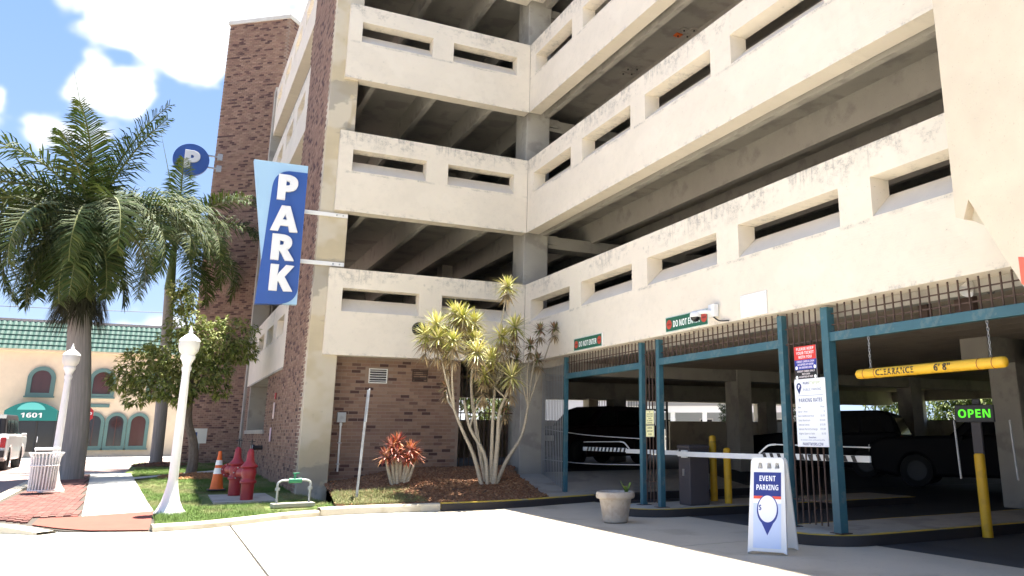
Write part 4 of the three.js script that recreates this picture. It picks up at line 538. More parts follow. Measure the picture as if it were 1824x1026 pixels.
{
  const F = []; const az = d => d * Math.PI / 180;
  // length, elevation, droop, azimuth (0 = towards the garage, 90 = towards the driveway)
  for (const [l, e, d, a, lf, n] of [[3.3, 1.35, 0.5, 20], [3.0, 1.2, 0.9, 100], [3.7, 0.75, 1.7, 185], [3.8, 0.95, 1.6, 160], [3.6, 0.55, 1.9, 205], [3.4, 0.7, 1.8, 0], [3.5, 0.5, 2.1, 25], [3.2, 0.8, 1.9, 340], [3.3, 0.45, 2.3, 70], [3.3, 0.25, 2.2, 125], [3.4, 0.1, 2.2, 170], [3.0, 0.0, 2.0, 200], [2.9, -0.3, 1.5, 95], [2.8, -0.5, 1.2, 140], [2.9, 0.9, 1.4, 270], [3.1, 0.4, 2.0, 300], [3.1, 0.3, 2.1, 240], [2.3, -0.7, 0.9, 60], [2.2, -0.9, 0.6, 15], [2.4, -0.8, 0.8, 190], [3.6, 0.35, 2.0, 150]]) F.push([l * 1.18, e, d, az(a), lf ?? 0.85, n ?? 100, rr(-0.25, 0.25)], [l * 1.05, e - rr(0.1, 0.3), d * rr(1, 1.15), az(a + rr(8, 22)), 0.8, 90, rr(-0.3, 0.3)]);
  royalPalm('tall royal palm with a thick grey trunk beside the slatted bin', -9.55, -7.2, 4.55, [-0.35, 0], 0.3, F, { skirt: true, shaft: 2.5 });
  const G = [];
  for (const [l, e, d, a] of [[3.4, 0.8, 1.7, 175], [3.3, 0.7, 1.9, 5], [3.5, 1.0, 1.7, 35], [3.2, 0.5, 2.1, 60], [3.3, 0.3, 2.2, 100], [3.2, 0.5, 2.1, 140], [3.0, 1.2, 1.0, 90], [3.0, 0.0, 2.0, 20], [3.1, 0.1, 2.1, 160], [2.8, -0.3, 1.6, 70], [2.7, -0.4, 1.4, 120], [2.9, 0.6, 1.8, 210], [2.9, 0.2, 2.1, 330], [2.6, -0.5, 1.2, 40], [3.3, 0.6, 1.9, 20], [3.4, 0.9, 1.6, 50], [3.2, 0.4, 2.0, 78], [3.0, 0.7, 1.9, 120], [2.9, 0.1, 2.0, 45]]) G.push([l * 1.2, e, d, az(a), 0.8, 95, rr(-0.3, 0.3), [0.05, 0.085, 0.014]]);
  royalPalm('slim royal palm behind the leafy tree against the tower', -7.65, -14.6, 6.2, [-0.25, 0.1], 0.19, G, { shaft: 1.9 });
}
function leafTree(name, label, x, y, z, limbs, clumps, leafN, leafL, cols, mat, group) {
  const g = thing(name, label, 'tree', x, y, z, 0, group);
  limbs.forEach((l, i) => part(i ? 'limb' : 'trunk', tube(l.p.map(p => V3(...p)), l.r[0], l.r[1], 10, 14), mat ?? M.bark2, g));
  const S = new Strips();
  for (const [cx, cy, cz, r, w] of clumps) for (let i = 0; i < leafN * w; i++) {
    const u = V3(rr(-1, 1), rr(-1, 1), rr(-1, 1)); if (u.length() > 1) { i--; continue; } const rad = Math.pow(u.length(), 0.6); u.normalize(); const o = V3(cx, cy, cz).addScaledVector(u, r * rad * rr(0.85, 1.1)); o.y = cy + (o.y - cy) * 0.8;
    const n = 3 + Math.floor(rnd() * 3), col0 = cols[Math.floor(rnd() * cols.length)];
    for (let k = 0; k < n; k++) { const d = V3(u.x + rr(-0.9, 0.9), u.y * 0.6 + rr(-0.8, 0.5), u.z + rr(-0.9, 0.9)).normalize(), l = leafL * rr(0.7, 1.25), wd = d.clone().cross(V3(rr(-0.4, 0.4), 1, rr(-0.4, 0.4))).normalize(), e = o.clone().addScaledVector(d, l); e.y -= l * 0.25; const m = o.clone().lerp(e, 0.5); m.y += l * 0.12; S.blade([o, m, e], [wd, wd, wd], [l * 0.04, l * 0.17, 0], mulc(col0, rr(0.75, 1.25))); }
  }
  const c = part('crown', S.geo(), M.leaf, g); return g;
}
{
  const cl = []; const q = rng(77);
  for (const [a, b, c, r, w] of [[0.0, 4.1, 0.2, 0.95, 1.1], [0.75, 4.3, 0.3, 0.8, 0.9], [1.1, 3.9, 0.1, 0.5, 0.5], [-0.8, 3.7, 0.3, 0.9, 1], [-1.6, 3.3, 0.4, 0.75, 0.9], [-2.1, 2.9, 0.2, 0.5, 0.5], [-1.1, 2.75, 0.6, 0.7, 0.8], [-0.3, 3.0, 0.5, 0.8, 0.8], [-0.5, 2.45, 0.4, 0.45, 0.4], [-0.6, 4.7, -0.1, 0.6, 0.6], [-0.75, 5.4, -0.2, 0.42, 0.4], [-1.0, 5.85, -0.2, 0.3, 0.25], [0.3, 3.2, 0.4, 0.6, 0.5], [0.1, 3.6, -0.7, 0.9, 0.6], [-1.0, 3.4, -0.7, 0.8, 0.6], [0.6, 2.6, 0.2, 0.3, 0.2], [-1.75, 2.3, 0.5, 0.35, 0.25]]) cl.push([a, b, c, r, w]);
  leafTree('shade_tree', 'small broad leafed tree with a leaning trunk beside the brick wall', -6.75, gy(-8) - 0.0, -7.9,
    [{ p: [[0, -0.1, 0], [0.05, 0.35, 0], [-0.02, 1.0, 0], [-0.22, 1.6, 0.05], [-0.25, 2.3, 0.1]], r: [0.17, 0.1] }, { p: [[-0.24, 1.9, 0.08], [-0.7, 2.6, 0.2], [-1.5, 3.2, 0.3]], r: [0.06, 0.02] }, { p: [[-0.25, 2.2, 0.1], [0.1, 3.1, 0.2], [0.6, 4.0, 0.25]], r: [0.07, 0.02] }, { p: [[-0.25, 2.25, 0.1], [-0.3, 3.4, 0], [-0.7, 5.0, -0.1], [-0.95, 5.8, -0.2]], r: [0.07, 0.012] }, { p: [[-0.22, 2.0, 0.1], [-0.8, 2.3, 0.5], [-1.3, 2.6, 0.6]], r: [0.045, 0.015] }], cl, 330, 0.17, [[0.2, 0.26, 0.05], [0.28, 0.31, 0.08], [0.13, 0.17, 0.035], [0.34, 0.35, 0.12]]).scale.setScalar(0.9);
}
// rosette plants
function rosette(S, o, r, n, cols, tilt) {
  for (let i = 0; i < n; i++) { const a = i * 2.39996 + rnd() * 0.3, t = (i + 0.5) / n, e = lerp(1.35, -0.75, Math.pow(t, 0.85)) + rr(-0.12, 0.12), l = r * lerp(0.75, 1.05, Math.sin(Math.PI * t)) * rr(0.85, 1.1), h = V3(Math.cos(a), 0, Math.sin(a)), d = h.clone().multiplyScalar(Math.cos(e)).addScaledVector(UP, Math.sin(e)); if (tilt) d.add(tilt).normalize(); const w = V3(-Math.sin(a), 0, Math.cos(a)), m = o.clone().addScaledVector(d, l * 0.5), q = o.clone().addScaledVector(d, l); q.y -= l * 0.14 * Math.max(0, Math.cos(e)); const k = mulc(cols[Math.floor(rnd() * cols.length)], rr(0.8, 1.2)); S.blade([o.clone().addScaledVector(d, 0.02), m, q], [w, w, w], [0.012, 0.018, 0.0], k); }
}
{
  const bx = -1.62, bz = 2.1, by = mulchY(bx, bz), g = thing('dracaena_shrub', 'tall many stemmed shrub with spiky yellow green rosettes in the corner', 'shrub', bx, by - 0.04, bz);
  const R = [[-1.55, 4.34, 2.8], [-2.33, 3.72, 2.3], [-2.39, 3.84, 2.0], [-3.07, 3.31, 2.2], [-2.94, 3.49, 2.5], [-2.97, 3.2, 2.7], [-2.7, 3.15, 2.9], [-2.24, 2.94, 3.0], [-1.6, 3.32, 2.7], [-1.28, 3.54, 2.6], [-1.45, 2.48, 2.9], [-1.94, 2.53, 2.6], [-1.94, 3.68, 1.9], [-1.51, 2.91, 2.0], [-1.98, 3.39, 1.8], [-2.62, 3.0, 2.3], [-2.1, 3.25, 2.5], [-1.75, 2.85, 2.5], [-2.55, 3.35, 1.9]], B = [[-0.45, 3.6, 2.0], [-0.05, 3.67, 1.9], [-0.72, 3.24, 2.1], [-0.49, 2.96, 2.0], [-0.95, 2.96, 1.9], [-1.85, 2.18, 2.4], [-2.4, 2.32, 1.6], [-1.34, 1.91, 2.3], [-1.2, 3.1, 2.2]];
  const S = new Strips(), D = new Strips(), loc = p => V3(p[0] - bx, p[1] - by + 0.04, p[2] - bz), lime = [[0.5, 0.47, 0.11], [0.6, 0.55, 0.24], [0.36, 0.39, 0.08], [0.68, 0.6, 0.34], [0.42, 0.42, 0.14]], tan = [[0.3, 0.22, 0.12], [0.24, 0.17, 0.09], [0.36, 0.28, 0.16]], olive = [[0.16, 0.16, 0.05], [0.26, 0.15, 0.08], [0.2, 0.2, 0.07], [0.3, 0.2, 0.12]];
  R.forEach((p, i) => { const o = loc(p), big = i === 10 ? 0.52 : rr(0.38, 0.5); rosette(S, o, big, 78, lime); rosette(D, o.clone().add(V3(0, -0.14, 0)), 0.34, 30, tan, V3(0, -0.75, 0)); if (i > 0) rosette(D, o.clone().add(V3(0, -0.36, 0)), 0.28, 16, tan, V3(0, -1.0, 0)); });
  B.forEach((p, i) => { const o = loc(p); rosette(D, o, 0.27, 52, olive); rosette(D, o.clone().add(V3(0, -0.15, 0)), 0.25, 26, tan, V3(0, -0.9, 0)); });
  part('live_leaves', S.geo(), new THREE.MeshPhysicalMaterial({ vertexColors: true, roughness: 0.5, transmission: 0.25, thickness: 0, side: THREE.DoubleSide }), g); part('dry_leaves', D.geo(), M.vc, g);
  const main = [[[-0.12, 0, 0.05], [-0.32, 0.6, 0.05], [-0.62, 1.15, 0.1], [-0.78, 1.5, 0.1]], [[0, 0, 0.05], [-0.1, 0.6, 0.1], [-0.42, 1.15, 0.05], [-0.55, 1.7, 0]], [[0.08, 0, 0], [0.05, 0.7, 0.1], [0.02, 1.5, 0.2], [0.0, 2.0, 0.3]], [[0.13, 0, 0.05], [0.15, 0.8, 0.15], [0.13, 1.5, 0.3], [0.2, 1.75, 0.4]], [[0.2, 0, 0], [0.4, 0.45, 0], [0.75, 1.0, 0.0], [0.9, 1.6, -0.05]], [[0.02, 0, -0.08], [-0.15, 0.9, -0.2], [-0.3, 2.0, -0.3], [-0.3, 2.6, -0.2]]];
  const geo = main.map((m, i) => tube(m.map(p => V3(...p)), i === 3 ? 0.06 : 0.045, 0.028, 9, 14));
  geo.forEach(s => part('stem', s, M.cane, g));
  for (const p of [...R, ...B]) { const o = loc(p); let t = null, bd = 1e9; for (const mm of main) for (const w of mm.slice(1)) { const v = V3(...w), d = v.distanceTo(o) + (v.y > o.y - 0.35 ? 4 : 0) + 0.6 * Math.hypot(v.x - o.x, v.z - o.z); if (d < bd) { bd = d; t = v; } } const m = t.clone().lerp(o, 0.5); m.x += rr(-0.06, 0.06); m.y -= 0.04; part('branch', tube([t, m, o], 0.024, 0.013, 7, 10), M.cane, g); }
}
{
  const x = -3.3, z = 1.65, y = mulchY(x, z) - 0.03, g = thing('ti_plant', 'low clumped plant with orange red spiky leaves in the mulch', 'shrub', x, y, z), S = new Strips(), cols = [[0.5, 0.14, 0.07], [0.58, 0.2, 0.08], [0.4, 0.09, 0.06], [0.62, 0.3, 0.12], [0.6, 0.3, 0.24]];
  for (const [a, b, c, r] of [[-0.2, 0.72, 0.05, 0.36], [-0.08, 0.82, 0, 0.36], [0.18, 0.68, 0.08, 0.34], [0.3, 0.55, 0.02, 0.3], [-0.3, 0.55, 0.1, 0.32], [0.1, 0.5, 0.16, 0.28], [-0.1, 0.6, 0.15, 0.3]]) rosette(S, V3(a, b, c), r, 70, cols);
  part('leaves', S.geo(), new THREE.MeshPhysicalMaterial({ vertexColors: true, roughness: 0.5, transmission: 0.25, thickness: 0, side: THREE.DoubleSide }), g);
  for (let i = 0; i < 9; i++) { const a = i * 0.7, t = [[-0.2, 0.68], [-0.08, 0.76], [0.18, 0.62], [0.3, 0.5], [-0.3, 0.5], [0.1, 0.45], [-0.1, 0.55], [0.2, 0.5], [0, 0.6]][i]; part('stem', tube([V3(t[0] * 0.45, 0, 0.05 * Math.sin(a)), V3(t[0] * 0.75, t[1] * 0.5, 0.05), V3(t[0], t[1], 0.06)], 0.042, 0.026, 8, 8), M.cane, g); }
}
// ------------------------------------------------------------------ street lamps and bin
{
  const g = thing('street_lamp', 'white fluted lamp post with acorn globe on the lawn corner', 'street lamp', -7.33, gy(2.7) - 0.06, 2.7, 0, 'white acorn street lamps');
  const base = []; for (let i = 0; i < 1; i++) base.push(lathe([[0.24, 0], [0.24, 0.05], [0.2, 0.09], [0.14, 0.22], [0.095, 0.42], [0.08, 0.52], [0.078, 0.55]], 0, 0, 0, 8));
  part('base', base, M.whitePost, g); part('shaft', lathe([[0.075, 0.54], [0.072, 1.4], [0.06, 2.32], [0.075, 2.36], [0.078, 2.4], [0.06, 2.43], [0.085, 2.5], [0.1, 2.53]], 0, 0, 0, 16), M.whitePost, g);
  part('collar', lathe([[0.1, 2.53], [0.115, 2.55], [0.115, 2.6], [0.1, 2.62]]), M.whitePost, g);
  const gl = part('globe', lathe([[0.1, 2.61], [0.15, 2.68], [0.165, 2.76], [0.16, 2.83], [0.15, 2.85]]), new THREE.MeshPhysicalMaterial({ color: lin(0.8, 0.79, 0.74), roughness: 0.45, transmission: 0.3, thickness: 0, side: THREE.DoubleSide }), g);
  part('lid', lathe([[0.168, 2.84], [0.168, 2.86], [0.14, 2.9], [0.07, 2.96], [0.03, 2.99], [0.035, 3.02], [0.02, 3.05], [0.008, 3.1], [0, 3.11]]), M.whitePost, gl); part('anchor_plate', box(-0.27, -0.06, -0.27, 0.27, 0.006, 0.27), M.conc, g);
  copy(g, 'white fluted lamp post with acorn globe between the slatted bin and the palm', -9.5, gy(-2.7) - 0.01, -2.7);
  copy(g, 'white lamp post seen beyond the rear wall of the garage', 26, 0.1, -26);
}
{
  const g = thing('slatted_bin', 'white slatted metal litter bin behind the lamp post', 'litter bin', -9.62, gy(-2.3) , -2.2);
  for (let i = 0; i < 26; i++) { const a = i / 26 * 6.283; part('slat', tube([V3(0.23 * Math.cos(a), 0.05, 0.23 * Math.sin(a)), V3(0.24 * Math.cos(a), 0.5, 0.24 * Math.sin(a)), V3(0.26 * Math.cos(a), 0.74, 0.26 * Math.sin(a)), V3(0.3 * Math.cos(a), 0.8, 0.3 * Math.sin(a))], 0.013, 0.013, 5, 8), M.white, g); }
  for (const [r, y] of [[0.232, 0.07], [0.25, 0.55], [0.3, 0.8]]) part('hoop', new THREE.TorusGeometry(r, 0.014, 6, 36).rotateX(Math.PI / 2).translate(0, y, 0), M.white, g); part('liner', lathe([[0, 0.06], [0.19, 0.06], [0.2, 0.7]]), M.galv, g); part('lid_ring', [new THREE.TorusGeometry(0.2, 0.03, 8, 32).rotateX(Math.PI / 2).translate(0, 0.88, 0), rod(V3(0.2, 0.78, 0), V3(0.2, 0.88, 0), 0.01), rod(V3(-0.2, 0.78, 0), V3(-0.2, 0.88, 0), 0.01)], M.white, g);
}
{ const g = thing('stop_sign', 'red octagonal stop sign showing past the palm trunk', 'stop sign', -10.4, 0.19, -20); part('post', rbox(0.06, 2.2, 0.06, 0.01, 0, 1.1, -0.05), M.galv, g); const p = part('sign_plate', new THREE.CylinderGeometry(0.38, 0.38, 0.02, 8).rotateY(Math.PI / 8).rotateX(Math.PI / 2).translate(0, 1.95, 0), std(0.5, 0.02, 0.03, 0.5), g); part('lettering', word('STOP', 0.19, 0.004, 0, 1.95, 0.011, 1), M.white, p); }

// ------------------------------------------------------------------ stucco building across the street
{
  const Z = -34, B = thing('stucco_building', 'cream two storey building with green tiled mansard roof and arched windows', 'building', 0, 0.17, Z), H = 5.5;
  part('wall', box(-34, 0, -12, 8, H, 0), M.cream, B); part('eave', box(-34.1, H, -12, 8.1, H + 0.12, 0.28), M.cream, B);
  // mansard: overlapping courses of rounded tiles
  for (let r = 0; r < 6; r++) { const y0 = H + 0.1 + r * 0.26, z0 = 0.3 - r * 0.13, pos = [], x0 = -34, n = 168; for (let i = 0; i < n; i++) { const xa = x0 + i * 0.25; for (let k = 0; k < 4; k++) { const f = t => [xa + 0.25 * t, 0.05 * Math.sin(Math.PI * t)], [ax, ah] = f(k / 4), [bx, bh] = f((k + 1) / 4); const A = [ax, y0, z0 + ah + 0.05], Bq = [bx, y0, z0 + bh + 0.05], C = [bx, y0 + 0.31, z0 - 0.155 + bh], D = [ax, y0 + 0.31, z0 - 0.155 + ah]; pos.push(...A, ...Bq, ...C, ...A, ...C, ...D); const E1 = [ax, y0, z0 - 0.02], F1 = [bx, y0, z0 - 0.02]; pos.push(...E1, ...F1, ...Bq, ...E1, ...Bq, ...A); } } const g = new THREE.BufferGeometry(); g.setAttribute('position', new THREE.Float32BufferAttribute(pos, 3)); part('tile_course', g, M.tile, B); }
  part('ridge_cap', box(-34, H + 1.62, -0.75, 8, H + 1.76, -0.42), M.roofGrey, B); part('roof_deck', box(-33.9, H + 0.1, -12, 7.9, H + 1.6, -0.8), M.roofGrey, B);
  const arch = (x0, x1, y0, y1) => { const s = new THREE.Shape(), r = (x1 - x0) / 2; s.moveTo(x0, y0); s.lineTo(x1, y0); s.lineTo(x1, y1 - r); s.absarc(x0 + r, y1 - r, r, 0, Math.PI, false); s.closePath(); return s; };
  const win = (x0, x1, y0, y1, glassMat, t = 0.2) => { const s = arch(x0, x1, y0, y1); s.holes.push(new THREE.Path(arch(x0 + t, x1 - t, y0 + t * 0.9, y1 - t).getPoints(12))); const w = part('window', extr(s, 0.12).translate(0, 0, 0.002), M.tealTrim, B); part('pane', extr(arch(x0 + t - 0.01, x1 - t + 0.01, y0 + t * 0.9 - 0.01, y1 - t + 0.01), 0.02).translate(0, 0, 0.004), glassMat, w); part('sill', box(x0 - 0.05, y0 - 0.06, 0, x1 + 0.05, y0 + 0.02, 0.17), M.tealTrim, w); part('mullion', box((x0 + x1) / 2 - 0.02, y0 + t * 0.9, 0.026, (x0 + x1) / 2 + 0.02, y1 - t - 0.02, 0.05), M.glassRed, w);
    for (let k = 0; k < 6; k++) { const yy = y0 + 0.25 + k * (y1 - y0 - 0.9) / 5; for (const xx of [x0 + 0.005, x1 - t + 0.005]) part('trim_brick', box(xx, yy, 0.12, xx + t - 0.01, yy + 0.1, 0.14), M.tealTrim, w); } };
  for (const x of [-19.8, -16.9, -14.13, -11.36, -8.6, -5.8]) win(x, x + 1.25, 3.16, 4.72, M.glassRed);
  win(-11.4, -10.36, 0.44, 2.36, M.glass, 0.17); win(-10.34, -9.3, 0.44, 2.36, M.glass, 0.17); win(-9.28, -8.24, 0.44, 2.36, M.glassRed, 0.17); part('sign_band', rbox(1.5, 0.18, 0.1, 0.02, -11.0, 2.72, 0.05), M.tealTrim, B);
  for (const x of [-18.5, -16.6]) win(x, x + 1.0, 0.44, 2.36, M.glass, 0.17);
  const d = part('door', box(-14.2, 0, 0.003, -12.6, 1.95, 0.02), M.glass, B); part('door_frame', [box(-14.3, 0, 0, -14.2, 2.0, 0.1), box(-12.6, 0, 0, -12.5, 2.0, 0.1), box(-13.44, 0, 0.021, -13.36, 1.95, 0.06)], M.black, d); part('handle', box(-13.3, 0.8, 0.06, -13.26, 1.1, 0.1), M.chrome, d);
  { const s = new THREE.Shape(); s.moveTo(-1.13, 0); s.lineTo(1.13, 0); s.lineTo(1.13, 0.5); s.quadraticCurveTo(0, 1.42, -1.13, 0.5); s.closePath(); const a = part('awning', extr(s, 1.0).translate(-13.63, 1.9, 0.02), M.awning, B); part('scallop', extr(new THREE.Shape().absarc(0, 0, 0.62, 0.18, Math.PI - 0.18, false), 0.02).scale(1, 0.72, 1).translate(-13.63, 2.36, 1.02), std(0.12, 0.5, 0.46, 0.7), a); part('lettering', word('1601', 0.24, 0.02, -13.6, 2.17, 1.025, 1.35), M.white, a); }
  part('base_course', box(-34.02, 0, 0.0, 8.02, 0.32, 0.04), M.cream, B);
}
// ------------------------------------------------------------------ cars
function car(name, label, cat, o, x, y, z, ry, group) {
  const g = thing(name, label, cat, x, y, z, ry, group), { L, W, prof, cab, wheels, R, paint: pm, glassIn } = o;
  const s = new THREE.Shape(); prof.forEach((p, i) => i ? s.lineTo(...p) : s.moveTo(...p));
  // underside with wheel arches, from front to back
  for (const wz of wheels) { s.lineTo(wz - R * 1.18, o.sill); s.absarc(wz, R * 1.0, R * 1.18, Math.PI + Math.asin(Math.max(-1, Math.min(1, (R - o.sill) / (R * 1.18)))), -Math.asin((R - o.sill) / (R * 1.18)), true); }
  s.closePath();
  part('body', extr(s, W - 0.16, 0.08).translate(0, 0, -(W - 0.16) / 2).rotateY(-Math.PI / 2), pm, g);
  const taper = (geo, yb, k) => { const p = geo.attributes.position; for (let i = 0; i < p.count; i++) p.setX(i, p.getX(i) * (1 - k * Math.max(0, p.getY(i) - yb))); geo.computeVertexNormals(); return geo; };
  const cb = cab.map(p => p[1]), yb = Math.min(...cb);
  part('cabin', taper(prep(extr(shape(cab), W - 0.3, 0.05).translate(0, 0, -(W - 0.3) / 2).rotateY(-Math.PI / 2)), yb, o.taper ?? 0.16), o.roof ?? pm, g);
  for (const w of o.windows) for (const sd of [-1, 1]) part('side_window', taper(prep(extr(shape(w), 0.012).rotateY(-Math.PI / 2).translate(sd * (W / 2 - 0.09) + 0.006, 0, 0)), yb, o.taper ?? 0.16), M.tint, g);
  for (const [nm, a, b, inset] of o.screens) { const wd = W / 2 - 0.26, k = o.taper ?? 0.16, ta = 1 - k * Math.max(0, a[1] - yb), tb = 1 - k * Math.max(0, b[1] - yb), G = new THREE.BufferGeometry(); G.setAttribute('position', new THREE.Float32BufferAttribute([-wd * ta, a[1], a[0], wd * ta, a[1], a[0], wd * tb, b[1], b[0], -wd * ta, a[1], a[0], wd * tb, b[1], b[0], -wd * tb, b[1], b[0]], 3)); part(nm, G, M.tint, g); }
  for (const wz of wheels) for (const sd of [-1, 1]) { const w = part('wheel', lathe([[R * 0.62, -0.11], [R * 0.94, -0.11], [R, -0.07], [R, 0.07], [R * 0.94, 0.11], [R * 0.62, 0.11]], 0, 0, 0, 28).rotateZ(Math.PI / 2).translate(sd * (W / 2 - 0.13), R, wz), M.tyre, g); part('rim', [lathe([[0, 0.05], [R * 0.2, 0.06], [R * 0.58, 0.04], [R * 0.64, 0.09], [R * 0.64, -0.09], [R * 0.1, -0.06]], 0, 0, 0, 20).rotateZ(-sd * Math.PI / 2).translate(sd * (W / 2 - 0.13), R, wz)], o.rim ?? M.galv, w); }
  for (const [bx, by, bz, w, h, d, mt, nm] of o.lamps) for (const sd of [-1, 1]) part(nm, rbox(w, h, d, 0.015, sd * bx, by, bz), mt, g);
  for (const [nm, w, h, d, by, bz, mt] of o.bars) part(nm, rbox(w, h, d, 0.02, 0, by, bz), mt, g);
  for (const sd of [-1, 1]) part('door_mirror', rbox(0.16, 0.13, 0.1, 0.03, sd * (W / 2 + 0.06), yb + 0.08, o.mirror), pm, g);
  return g;
}
const redLamp = std(0.42, 0.01, 0.012, 0.25), clearLamp = std(0.7, 0.7, 0.68, 0.15), amber = std(0.5, 0.15, 0.02, 0.3);
const boxy = c => ({ L: 4.4, W: 1.92, R: 0.4, sill: 0.42, wheels: [-1.32, 1.36], paint: c, roof: M.black, taper: 0.09, mirror: -0.75, prof: [[-2.12, 0.5], [-2.16, 0.95], [-2.08, 1.08], [-0.85, 1.14], [2.1, 1.14], [2.16, 1.05], [2.16, 0.5]].reverse().map(p => p), cab: [[-0.82, 1.1], [-0.5, 1.76], [-0.35, 1.82], [1.95, 1.8], [2.05, 1.7], [2.08, 1.1]], windows: [[[-0.6, 1.2], [-0.38, 1.68], [0.42, 1.7], [0.42, 1.2]], [[0.52, 1.2], [0.52, 1.7], [1.28, 1.7], [1.28, 1.2]], [[1.38, 1.2], [1.38, 1.7], [1.88, 1.68], [1.92, 1.2]]], screens: [['windscreen', [-0.87, 1.16], [-0.55, 1.72]], ['rear_window', [2.145, 1.18], [2.12, 1.68]]], lamps: [[0.84, 0.94, 2.22, 0.15, 0.34, 0.06, redLamp, 'tail_light'], [0.72, 0.88, -2.22, 0.24, 0.2, 0.05, clearLamp, 'headlight']], bars: [['rear_bumper', 1.84, 0.24, 0.22, 0.58, 2.22, M.black], ['front_bumper', 1.84, 0.24, 0.2, 0.58, -2.22, M.black], ['tailgate_trim', 1.0, 0.5, 0.03, 0.92, 2.245, c]] });
const suv = c => ({ rim: M.black, L: 4.9, W: 1.95, R: 0.39, sill: 0.34, wheels: [-1.5, 1.45], paint: c, taper: 0.18, mirror: -0.75, prof: [[-2.3, 0.4], [-2.42, 0.62], [-2.36, 0.9], [-2.1, 1.02], [-1.0, 1.12], [2.3, 1.14], [2.4, 0.95], [2.38, 0.42]].reverse(), cab: [[-1.0, 1.06], [-0.3, 1.66], [0.1, 1.76], [1.8, 1.76], [2.15, 1.62], [2.3, 1.06]], windows: [[[-0.72, 1.16], [-0.2, 1.6], [0.36, 1.66], [0.36, 1.16]], [[0.45, 1.16], [0.45, 1.66], [1.28, 1.66], [1.28, 1.16]], [[1.38, 1.16], [1.38, 1.66], [1.85, 1.62], [2.05, 1.16]]], screens: [['windscreen', [-1.04, 1.15], [-0.36, 1.68]], ['rear_window', [2.4, 1.15], [2.24, 1.6]]], lamps: [[0.82, 0.98, 2.42, 0.2, 0.26, 0.1, redLamp, 'tail_light'], [0.72, 0.82, -2.42, 0.36, 0.16, 0.12, clearLamp, 'headlight']], bars: [['rear_bumper', 1.8, 0.18, 0.2, 0.56, 2.4, M.black], ['front_bumper', 1.8, 0.16, 0.2, 0.5, -2.42, M.black], ['grille', 0.9, 0.2, 0.05, 0.76, -2.47, M.chrome]] });
const pickup = c => { const s = suv(c); return { ...s, L: 5.6, W: 1.98, R: 0.41, wheels: [-1.75, 1.75], mirror: -0.6, prof: [[-2.75, 0.45], [-2.84, 0.7], [-2.8, 1.05], [-2.5, 1.16], [-0.95, 1.2], [2.75, 1.22], [2.8, 0.5]].reverse(), cab: [[-0.95, 1.14], [-0.25, 1.78], [0.1, 1.86], [1.0, 1.84], [1.2, 1.72], [1.3, 1.14]], windows: [[[-0.65, 1.24], [-0.12, 1.72], [0.32, 1.76], [0.32, 1.24]], [[0.42, 1.24], [0.42, 1.76], [1.0, 1.74], [1.14, 1.24]]], screens: [['windscreen', [-0.99, 1.22], [-0.31, 1.8]], ['rear_window', [1.39, 1.25], [1.3, 1.72]]], rim: M.black, lamps: [[0.86, 1.0, 2.86, 0.14, 0.34, 0.06, redLamp, 'tail_light'], [0.74, 0.95, -2.86, 0.34, 0.2, 0.1, clearLamp, 'headlight']], bars: [['rear_bumper', 1.86, 0.2, 0.18, 0.58, 2.86, M.black], ['front_bumper', 1.86, 0.22, 0.18, 0.55, -2.86, M.black], ['grille', 1.0, 0.26, 0.05, 0.92, -2.92, M.cabinet]] }; };
const carWhite = new THREE.MeshPhysicalMaterial({ color: lin(0.72, 0.72, 0.71), roughness: 0.35, clearcoat: 1, clearcoatRoughness: 0.05, side: THREE.DoubleSide }), carDark = new THREE.MeshPhysicalMaterial({ color: lin(0.004, 0.004, 0.006), roughness: 0.6, specularIntensity: 0.35, side: THREE.DoubleSide }), carRed = new THREE.MeshPhysicalMaterial({ color: lin(0.016, 0.004, 0.005), roughness: 0.55, specularIntensity: 0.4, side: THREE.DoubleSide });
car('off_road_car', 'white boxy off road car with black roof in the street', 'car', boxy(carWhite), -13.0, 0.17, -17.4, 0);
car('parked_suv', 'dark red sport utility car parked behind the exit lane cables', 'car', suv(carRed), 4.6, 0.43, -5.4, 1.9);
car('pickup_truck', 'black pickup truck parked behind the green lit sign', 'pickup truck', pickup(carDark), 11.2, 0.05, 4.3, 0.55);
car('parked_suv', 'dark sport utility car parked beside the black pickup', 'car', suv(carDark), 9.6, 0.2, -0.2, 0.55);

// ------------------------------------------------------------------ gardens and houses beyond the garage
sheet([[14, -15], [120, -15], [120, -120], [-6, -120], [-6, -36], [9, -34.5], [9, -21], [5, -15]], () => -0.1, 12, M.turf, 'rear_lawn'); sheet([[21.3, -15], [120, -15], [120, 60], [21.3, 60]], () => -0.1, 12, M.turf, 'side_lawn');
sheet([[8, -15.2], [15, -15.2], [24, -21], [24, -24], [8, -24]], () => -0.085, 4, M.walk, 'rear_drive');
{
  const H = thing('porch_house', 'white house with columned porch seen beyond the rear wall', 'house', 29, -0.1, -36, -0.55);
  part('wall', box(-9, 0, -8, 9, 3.6, -1.6), M.houseGrey, H); part('porch_floor', box(-9, 0, -1.6, 9, 0.4, 1.4), M.houseWhite, H); part('porch_beam', box(-9.2, 3.1, 1.0, 9.2, 3.6, 1.5), M.houseWhite, H); part('roof', extr(shape([[-9.6, 3.6], [9.6, 3.6], [8.2, 5.6], [-8.2, 5.6]]), 9.8).translate(0, 0, -8.2), M.roofGrey, H);
  for (let i = 0; i < 8; i++) part('porch_column', rbox(0.36, 2.7, 0.36, 0.02, -8.6 + i * 2.46, 1.75, 1.2), M.houseWhite, H);
  for (let i = 0; i < 6; i++) { const w = part('window', box(-8 + i * 3, 0.9, -1.59, -6.9 + i * 3, 2.7, -1.55), M.houseWhite, H); part('pane', box(-7.9 + i * 3, 1, -1.549, -7 + i * 3, 2.6, -1.535), M.glass, w); }
}
